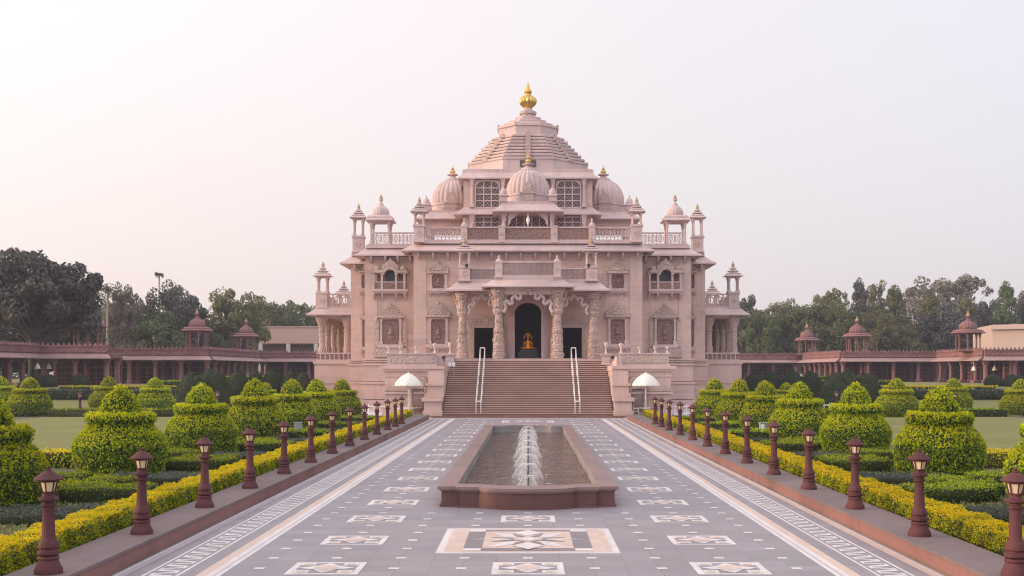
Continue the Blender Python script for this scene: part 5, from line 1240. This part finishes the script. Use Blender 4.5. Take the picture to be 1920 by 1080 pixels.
# ================================================================== ARCADES
AZ0, AZE, AZP = 1.9, 5.35, 7.1
def acol_mesh(h):
    def mk():
        m = MB(); m.loft([sq((0, 0), .42, 0), sq((0, 0), .42, .35), sq((0, 0), .34, .42)]); m.ngon([(.3, .42), (.27, h * .8)], (0, 0, 0), 8); m.loft([sq((0, 0), .3, h * .8), sq((0, 0), .36, h * .84), sq((0, 0), .3, h * .87), sq((0, 0), .62, h)]); return m.mesh('column', 'red')
    return cached(('ac', h), mk)
def arcade(label, pts, ncols, depth=5.0):
    """pts: plan line of the front edge (two points), depth goes away from the garden."""
    (xa, ya), (xb, yb_) = pts; L = math.hypot(xb - xa, yb_ - ya); ux, uy = (xb - xa) / L, (yb_ - ya) / L
    nx, ny = -uy, ux            # to the back
    if ny < -1e-6 or (abs(ny) < 1e-6 and nx * xa < 0): nx, ny = -nx, -ny
    t = empty('arcade', ((xa + xb) / 2, (ya + yb_) / 2, 0), label, 'arcade', 'red sandstone arcades round the garden')
    def P(u, d): return (xa + ux * u + nx * d, ya + uy * u + ny * d)
    def blk(m, u0, u1, d0, d1, z0, z1, k=0): m.xy([P(u0, d0), P(u1, d0), P(u1, d1), P(u0, d1)], z0, z1, k)
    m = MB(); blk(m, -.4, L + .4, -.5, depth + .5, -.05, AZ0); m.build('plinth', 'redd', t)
    m = MB(); blk(m, -.3, L + .3, -.2, depth, AZE + .1, AZE + .75); blk(m, -.3, L + .3, -.35, 0, AZE + .75, AZE + .95)
    blk(m, -.28, L + .28, -.25, .1, AZE + .95, AZP - .25); blk(m, -.35, L + .35, -.38, .2, AZP - .25, AZP - .08)
    k = int(L / .62)
    for i in range(k + 1):
        u = L * i / max(1, k); p = P(u, -.12); m.loft([[(p[0] + a * .2 * ux, p[1] + a * .2 * uy, AZP - .08), (p[0] + nx * .15 + a * .2 * ux, p[1] + ny * .15 + a * .2 * uy, AZP - .08), (p[0] + nx * .07, p[1] + ny * .07, AZP + .34)] for a in (-1, 1)])
    m.build('parapet', 'redc', t)
    m = MB(); A_0, B_0 = P(-.3, -.2), P(L + .3, -.2); A_1, B_1 = P(-1.0, -1.15), P(L + 1.0, -1.15)
    m.loft([[(*A_0, AZE + .62), (*A_1, AZE + .08), (*A_1, AZE - .04), (*A_0, AZE + .1)], [(*B_0, AZE + .62), (*B_1, AZE + .08), (*B_1, AZE - .04), (*B_0, AZE + .1)]]); m.build('eave', 'redpale', t)
    for i in range(ncols):
        u = L * i / max(1, ncols - 1); newobj('column', acol_mesh(AZE + .1 - AZ0), t, (*P(u, .35), AZ0))
        newobj('column', acol_mesh(AZE + .1 - AZ0), t, (*P(u, depth - .8), AZ0))
    m = MB(); 
    for z in (2.3, 2.8, 3.4, 4.2): blk(m, 0, L, depth - .3, depth - .2, z, z + .12)
    for i in range(int(L / 1.0) + 1): u = min(L, i * 1.0); blk(m, max(0, u - .06), min(L, u + .06), depth - .32, depth - .18, AZ0, 4.6)
    m.build('back_screen', 'red', t)
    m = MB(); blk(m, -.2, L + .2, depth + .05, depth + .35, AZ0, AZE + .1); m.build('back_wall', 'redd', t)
    return t
LA = [('red arcade at the left edge, side wing running back from the photo edge', [(-62.0, 118), (-62.0, 148.5)], 9),
      ('red arcade on the left, projecting wing below the big dark tree', [(-61.6, 149), (-53.6, 149)], 3),
      ('red arcade on the left, long front wing between the tree and the domed pavilion', [(-62, 171), (-46.8, 171)], 5),
      ('red arcade on the left, narrow side wing receding behind the domed pavilion', [(-46.6, 171.6), (-46.6, 203)], 9),
      ('red arcade on the left, far wing that ends behind the temple', [(-46.5, 205), (-22, 205)], 7)]
RA = [('red arcade on the right, far wing that starts behind the temple', [(24, 230), (53, 230)], 7),
      ('red arcade on the right, sunlit side wing with close columns', [(53.6, 228), (53.6, 201)], 8),
      ('red arcade on the right, long front wing between two pavilions', [(53.8, 200), (71, 200)], 5),
      ('red arcade on the right, short side wing of the nearest block', [(69.3, 198), (69.3, 178.6)], 5),
      ('red arcade at the right edge, nearest front wing with hanging bells', [(69.5, 178), (92, 178)], 6)]
AR = [arcade(*a) for a in LA + RA]
def red_pavilion(par, px, Y, wd, label=None, topless=False):
    return dome_pavilion(par, X(px, Y), Y, AZP - .25, wd, 2.7, 'roof_pavilion', 'red', 'redc', 1.0, False)
red_pavilion(AR[2], 369.5, 173.5, 1.55); red_pavilion(AR[3], 461.5, 203, 1.55); red_pavilion(AR[1], 165, 157, 1.75)
red_pavilion(AR[7], 1607, 203, 1.75); red_pavilion(AR[5], 1513, 229, 1.65); red_pavilion(AR[9], 1815, 184, 1.75)
# white bells hanging in the arcade openings
for i, (px, py, Y) in enumerate(((70, 683, 147), (92, 684, 149.8), (1826, 688, 180), (1848, 688, 180), (1865, 688, 181))):
    x, z = X(px, Y), Z(py, Y); m = MB(); m.lathe([(.42, -.55), (.34, -.42), (.24, -.1), (.12, .08), (.03, .12)], (x, Y, z), 16); m.tube((x, Y, z + .1), (x, Y, AZE + .2), .02, .02, 6)
    o = m.build('hanging_bell', 'canvas'); tag(o, f'white bell lamp hanging under the {"left" if i < 2 else "right"} arcade eave, {["outer of two", "inner of two", "first from the temple", "second from the temple", "third from the temple"][i]}', 'bell lamp', 'white bells in the arcades')

# ================================================================== BUILDINGS BEHIND
t = empty('plain_building', (X(600, 240), 240, 0), 'long low pink building with a recessed window strip behind the left arcade', 'building')
Y = 240; x0, x1 = X(486, Y), X(700, Y); zt, zm, zl = Z(614, Y), Z(644, Y), Z(661, Y)
m = MB(); m.box(x0, x1, Y, Y + 14, zm, zt); m.box(x0, x1, Y + 1.6, Y + 13.9, 0, zm); m.box(x0 - .15, x1, Y - .15, Y + 14.1, zt, zt + .25); m.build('wall', 'farwall', t)
for px in (488, 540, 592, 640): q = X(px, Y); m = MB(); m.box(q - .4, q + .4, Y + .05, Y + .9, 0, zm); m.build('pier', 'palewall', t)
m = MB(); m.box(x0 + .4, x1 - .4, Y + 1.45, Y + 1.58, zl - .4, zm - .3); m.build('window', 'winglass', t)
t = empty('plain_building', (X(1900, 215), 215, 0), 'pale peach flat roofed building behind the right arcade', 'building')
Y = 215; x0, x1 = X(1861, Y), X(2050, Y)
m = MB(); m.add([(x0, Y, 0), (x1, Y - 14, 0), (x1 + 4, Y + 18, 0), (x0 + 4, Y + 20, 0), (x0, Y, Z(609, Y)), (x1, Y - 14, Z(609, Y)), (x1 + 4, Y + 18, Z(609, Y)), (x0 + 4, Y + 20, Z(609, Y))], [(0, 1, 5, 4), (1, 2, 6, 5), (2, 3, 7, 6), (3, 0, 4, 7), (4, 5, 6, 7)]); m.build('wall', 'cream_wall', t)
m = MB(); zz = Z(611, Y); m.add([(x0 - .6, Y - .6, zz - .7), (x1, Y - 14.7, zz - .7), (x1, Y - 14.7, zz), (x0 - .6, Y - .6, zz), (x0 - .3, Y + .5, zz - .7), (x1, Y - 13.5, zz - .7), (x1, Y - 13.5, zz), (x0 - .3, Y + .5, zz)], [(0, 1, 2, 3), (4, 5, 6, 7), (0, 1, 5, 4), (3, 2, 6, 7), (0, 3, 7, 4)]); m.build('cornice', 'cream_wall', t)
t = empty('plain_building', (X(150, 225), 225, 0), 'pale grey building glimpsed under the big dark tree', 'building')
Y = 225; m = MB(); m.box(X(95, Y), X(185, Y), Y, Y + 10, 0, Z(622, Y)); m.box(X(92, Y), X(188, Y), Y - .5, Y + 10.5, Z(622, Y), Z(618, Y)); m.build('wall', 'palewall', t)
m = MB()
for px in (112, 128, 146): q = X(px, Y); m.box(q - .5, q + .5, Y - .06, Y + .1, Z(640, Y), Z(630, Y))
m.build('window_strip', 'winglass', t)

# ================================================================== TREES
def tree_meshes(kind, seed):
    rng = np.random.default_rng(seed); rr = random.Random(seed); tr = MB(); Ps, Ns = [], []
    H = 10.0
    def blob(c, r, n, flat=.8):
        d = unit(rng.normal(0, 1, (n, 3))); rad = r * (.55 + .5 * rng.random(n) ** .6); P = np.array(c) + d * rad[:, None] * np.array([1, 1, flat]); Ps.append(P); Ns.append(d)
    limbs = []
    if kind == 'spread':
        for i in range(125):
            a = rr.uniform(0, 2 * PI); v = rr.uniform(-.55, 1); k = math.sqrt(max(0, 1 - v * v)); q = rr.uniform(.5, 1.0) * rr.uniform(.88, 1.1)
            c = (4.2 * k * q * math.cos(a), 4.2 * k * q * math.sin(a), 6.1 + 3.2 * v * q); blob(c, rr.uniform(.45, 1.0), 170); limbs.append(c)
        top = (0, 0, 4.2); w0 = .38
    elif kind == 'broad':
        for i in range(105):
            a = rr.uniform(0, 2 * PI); v = rr.uniform(-1, 1); k = math.sqrt(max(0, 1 - v * v)); q = rr.uniform(.55, 1.0) * rr.uniform(.88, 1.08)
            c = (4.0 * k * q * math.cos(a), 4.0 * k * q * math.sin(a), 5.1 + 4.0 * v * q); blob(c, rr.uniform(.5, 1.15), 170); limbs.append(c)
        top = (0, 0, 3.6); w0 = .38
    elif kind == 'airy':
        for i in range(110):
            a = rr.uniform(0, 2 * PI); v = rr.uniform(-.75, 1); k = math.sqrt(max(0, 1 - v * v)); q = rr.uniform(.3, 1.0)
            c = (3.4 * k * q * math.cos(a), 3.4 * k * q * math.sin(a), 5.5 + 3.9 * v * q); blob(c, rr.uniform(.35, .8), 80, .75); limbs.append(c)
        top = (0, 0, 4.5); w0 = .2
    elif kind == 'cone':
        for i in range(95):
            z = .7 + 8.7 * rr.random() ** 1.2; w_ = 2.5 * (1 - (z - 1) / 9.3) ** .75 * rr.uniform(.75, 1.08); a = rr.uniform(0, 2 * PI); c = (w_ * math.cos(a) * .8, w_ * math.sin(a) * .8, z); blob(c, .35 + .28 * w_, 130); limbs.append(c)
        blob((0, 0, 9.5), .5, 120, 1.4); top = (0, 0, 8.0); w0 = .25
    P = np.vstack(Ps); N = np.vstack(Ns); N[:, 2] += .35
    tr.tube((0, 0, -.3), (top[0], top[1], top[2]), w0, w0 * .55, 10)
    for c in limbs[::2]:
        base = (0, 0, min(top[2], c[2] * .62)); mid = ((c[0]) * .5 + rr.uniform(-.3, .3), c[1] * .5 + rr.uniform(-.3, .3), (base[2] + c[2]) * .5 + .2); tr.tube(base, mid, w0 * .3, w0 * .18, 6); tr.tube(mid, c, w0 * .18, w0 * .06, 5)
    return tr, P, N
TMESH = {}
def tree(kind, mat, px, top, hw, Y, label, seed, group='trees behind the arcades', base=1.0):
    key = (kind, mat, seed)
    if key not in TMESH:
        tr, P, N = tree_meshes(kind, seed); n = len(P)
        TMESH[key] = (tr.mesh('trunk', 'barkpale' if kind == 'airy' else 'bark'), leaf_mesh('crown', P, N, np.full(n, .30 if kind != 'cone' else .26), np.zeros(n, int), [mat], None, .7, .6), P)
    trm, cr, P = TMESH[key]
    zt = Z(top, Y); h = zt - base; ext = np.abs(P[:, 0]).max(); zmax = P[:, 2].max()
    t = empty('leafy_tree', (X(px, Y), Y, base), label, 'tree', group)
    newobj('trunk', trm, t, (X(px, Y), Y, base)); newobj('crown', cr, t, (X(px, Y), Y, base))
    sw = hw * Y / F / ext; t.scale = (sw, sw, h / zmax); t.rotation_euler = (0, 0, (seed * 1.7 + px) % 6.28)
TL = [('spread', 't_dark', 62, 464, 126, 153, 'huge dark broad tree at the left edge above the arcade', 1),
      ('broad', 't_dark', -70, 500, 120, 175, 'dark broad tree cut by the left photo edge', 2),
      ('broad', 't_dark', 150, 530, 52, 172, 'dark lower tree at the right side of the huge dark tree', 3),
      ('airy', 't_grey', 232, 530, 42, 200, 'thin tree with pale trunk between the huge dark tree and the dark green trees', 4),
      ('broad', 't_green', 262, 560, 50, 212, 'green tree behind the thin pale trunked tree', 5),
      ('broad', 't_dark', 325, 524, 68, 206, 'tall dark green tree behind the left domed pavilion', 6),
      ('broad', 't_green', 300, 575, 60, 200, 'lower green tree left of the left domed pavilion', 2),
      ('broad', 't_olive', 440, 540, 62, 216, 'round yellowish green tree between the two left pavilions', 1),
      ('broad', 't_green', 405, 600, 45, 210, 'low green tree between the two left pavilions', 3),
      ('broad', 't_olive', 500, 556, 55, 262, 'olive tree behind the pink building, left part', 5),
      ('airy', 't_green', 545, 562, 50, 262, 'loose green tree behind the pink building, middle part', 7),
      ('broad', 't_green', 588, 572, 48, 265, 'green tree between the pink building and the temple', 6),
      ('airy', 't_grey', 205, 560, 40, 215, 'greyish loose tree behind the huge dark tree', 8),
      ('broad', 't_dark', 60, 540, 120, 178, 'far dark tree seen below the huge dark tree', 5),
      ('broad', 't_dark', 1398, 551, 38, 255, 'dark tree just right of the temple side porch', 3),
      ('broad', 't_green', 1432, 580, 52, 250, 'low green tree right of the temple', 1),
      ('airy', 't_olive', 1465, 560, 55, 262, 'loose olive tree second from the temple on the right', 4),
      ('broad', 't_green', 1520, 562, 62, 250, 'green tree behind the smallest right pavilion', 5),
      ('airy', 't_olive', 1560, 540, 45, 268, 'loose olive tree left of the tall dark cone tree', 7),
      ('broad', 't_green', 1570, 560, 60, 248, 'low bushy tree between the two right pavilions', 6),
      ('cone', 't_dark', 1612, 521, 46, 262, 'tall dark cone shaped tree above the right middle pavilion', 11),
      ('airy', 't_olive', 1640, 525, 35, 275, 'loose tree behind the tall dark cone tree', 8),
      ('cone', 't_green', 1678, 533, 54, 258, 'dark green cone shaped tree in the middle of the right wood', 12),
      ('broad', 't_olive', 1640, 580, 60, 246, 'low pale green tree right of the middle right pavilion', 2),
      ('cone', 't_olive', 1745, 548, 58, 254, 'olive cone shaped tree left of the right domed pavilion', 13),
      ('airy', 't_grey', 1745, 520, 85, 300, 'grey half bare tree on the right skyline, inner', 4),
      ('airy', 't_grey', 1805, 514, 70, 302, 'grey half bare tree on the right skyline, outer', 7),
      ('cone', 't_olive', 1812, 556, 50, 252, 'olive cone shaped tree behind the right domed pavilion', 11),
      ('broad', 't_dark', 1850, 560, 55, 270, 'dark round tree between the right domed pavilion and peach building', 3),
      ('cone', 't_green', 1886, 526, 50, 248, 'cone shaped tree above the peach building', 12),
      ('broad', 't_dark', 1935, 540, 40, 260, 'dark tree cut by the right photo edge', 1),
      ('broad', 't_green', 1690, 605, 50, 245, 'low green tree right of the low pale green tree', 5),
      ('broad', 't_dark', 1775, 570, 70, 250, 'dark low tree left of the right domed pavilion', 6)]
for a in TL: tree(*a)
# far wood that closes the gaps under the crowns
def wood(x0, x1, Y, zt, label):
    n = 34000; x = RNG.uniform(x0, x1, n); prof = zt * (.75 + .12 * np.sin(x * .21) + .1 * np.sin(x * .53 + 1) + .05 * np.sin(x * 1.7)); z = 1 + (prof - 1) * RNG.random(n) ** .7; y = Y + RNG.uniform(-4, 4, n) * np.sqrt(np.clip(1 - z / prof, .05, 1))
    P = np.stack([x, y, z], 1); N = np.stack([RNG.normal(0, .5, n), np.full(n, -1.0), RNG.normal(.3, .5, n)], 1)
    o = newobj('undergrowth', leaf_mesh('undergrowth', P, N, np.full(n, .95), np.where(RNG.random(n) < .5, 0, 1), ['t_dark', 't_green'], None, .6, .6)); tag(o, label, 'undergrowth', None, 'stuff')
wood(-150, -20, 275, 19, 'dense far undergrowth closing the view behind the left trees'); wood(30, 150, 310, 22, 'dense far undergrowth closing the view behind the right trees')
# palms
def palm(px, top, Y, label, crown_r=1.9, base=1.0):
    x, zt = X(px, Y), Z(top, Y); t = empty('palm_tree', (x, Y, base), label, 'palm tree', 'palms on the left skyline')
    m = MB(); m.tube((x, Y, base), (x + .2, Y, zt - crown_r * .5), .28, .17, 8); m.build('trunk', 'barkpale', t)
    rr = random.Random(px); P, N, Sz = [], [], []
    for i in range(26):
        a = rr.uniform(0, 2 * PI); up = rr.uniform(-.5, 1.0)
        for k in range(22):
            u = k / 21; r = crown_r * u; z = zt - crown_r * .5 + up * r * .9 - .55 * crown_r * u * u; 
            for sgn in (-1, 1):
                P.append((x + .2 + r * math.cos(a) - sgn * .1 * math.sin(a), Y + r * math.sin(a) + sgn * .1 * math.cos(a), z)); N.append((math.sin(a) * .3, -math.cos(a) * .3, 1)); Sz.append(.36)
    P = np.array(P); c = np.array([x + .2, Y, zt - crown_r * .5])
    newobj('crown', leaf_mesh('crown', P - c, np.array(N), np.array(Sz), np.zeros(len(P), int), ['t_green'], None, .5, .35), t, c)
palm(182, 524, 196, 'bushy palm right of the huge dark tree', 3.0); palm(200, 530, 197, 'second bushy palm right of the huge dark tree', 2.6); palm(297, 510, 250, 'tall thin palm sticking out above the left skyline', .9); palm(170, 535, 199, 'lower bushy palm half hidden by the huge dark tree', 2.6)
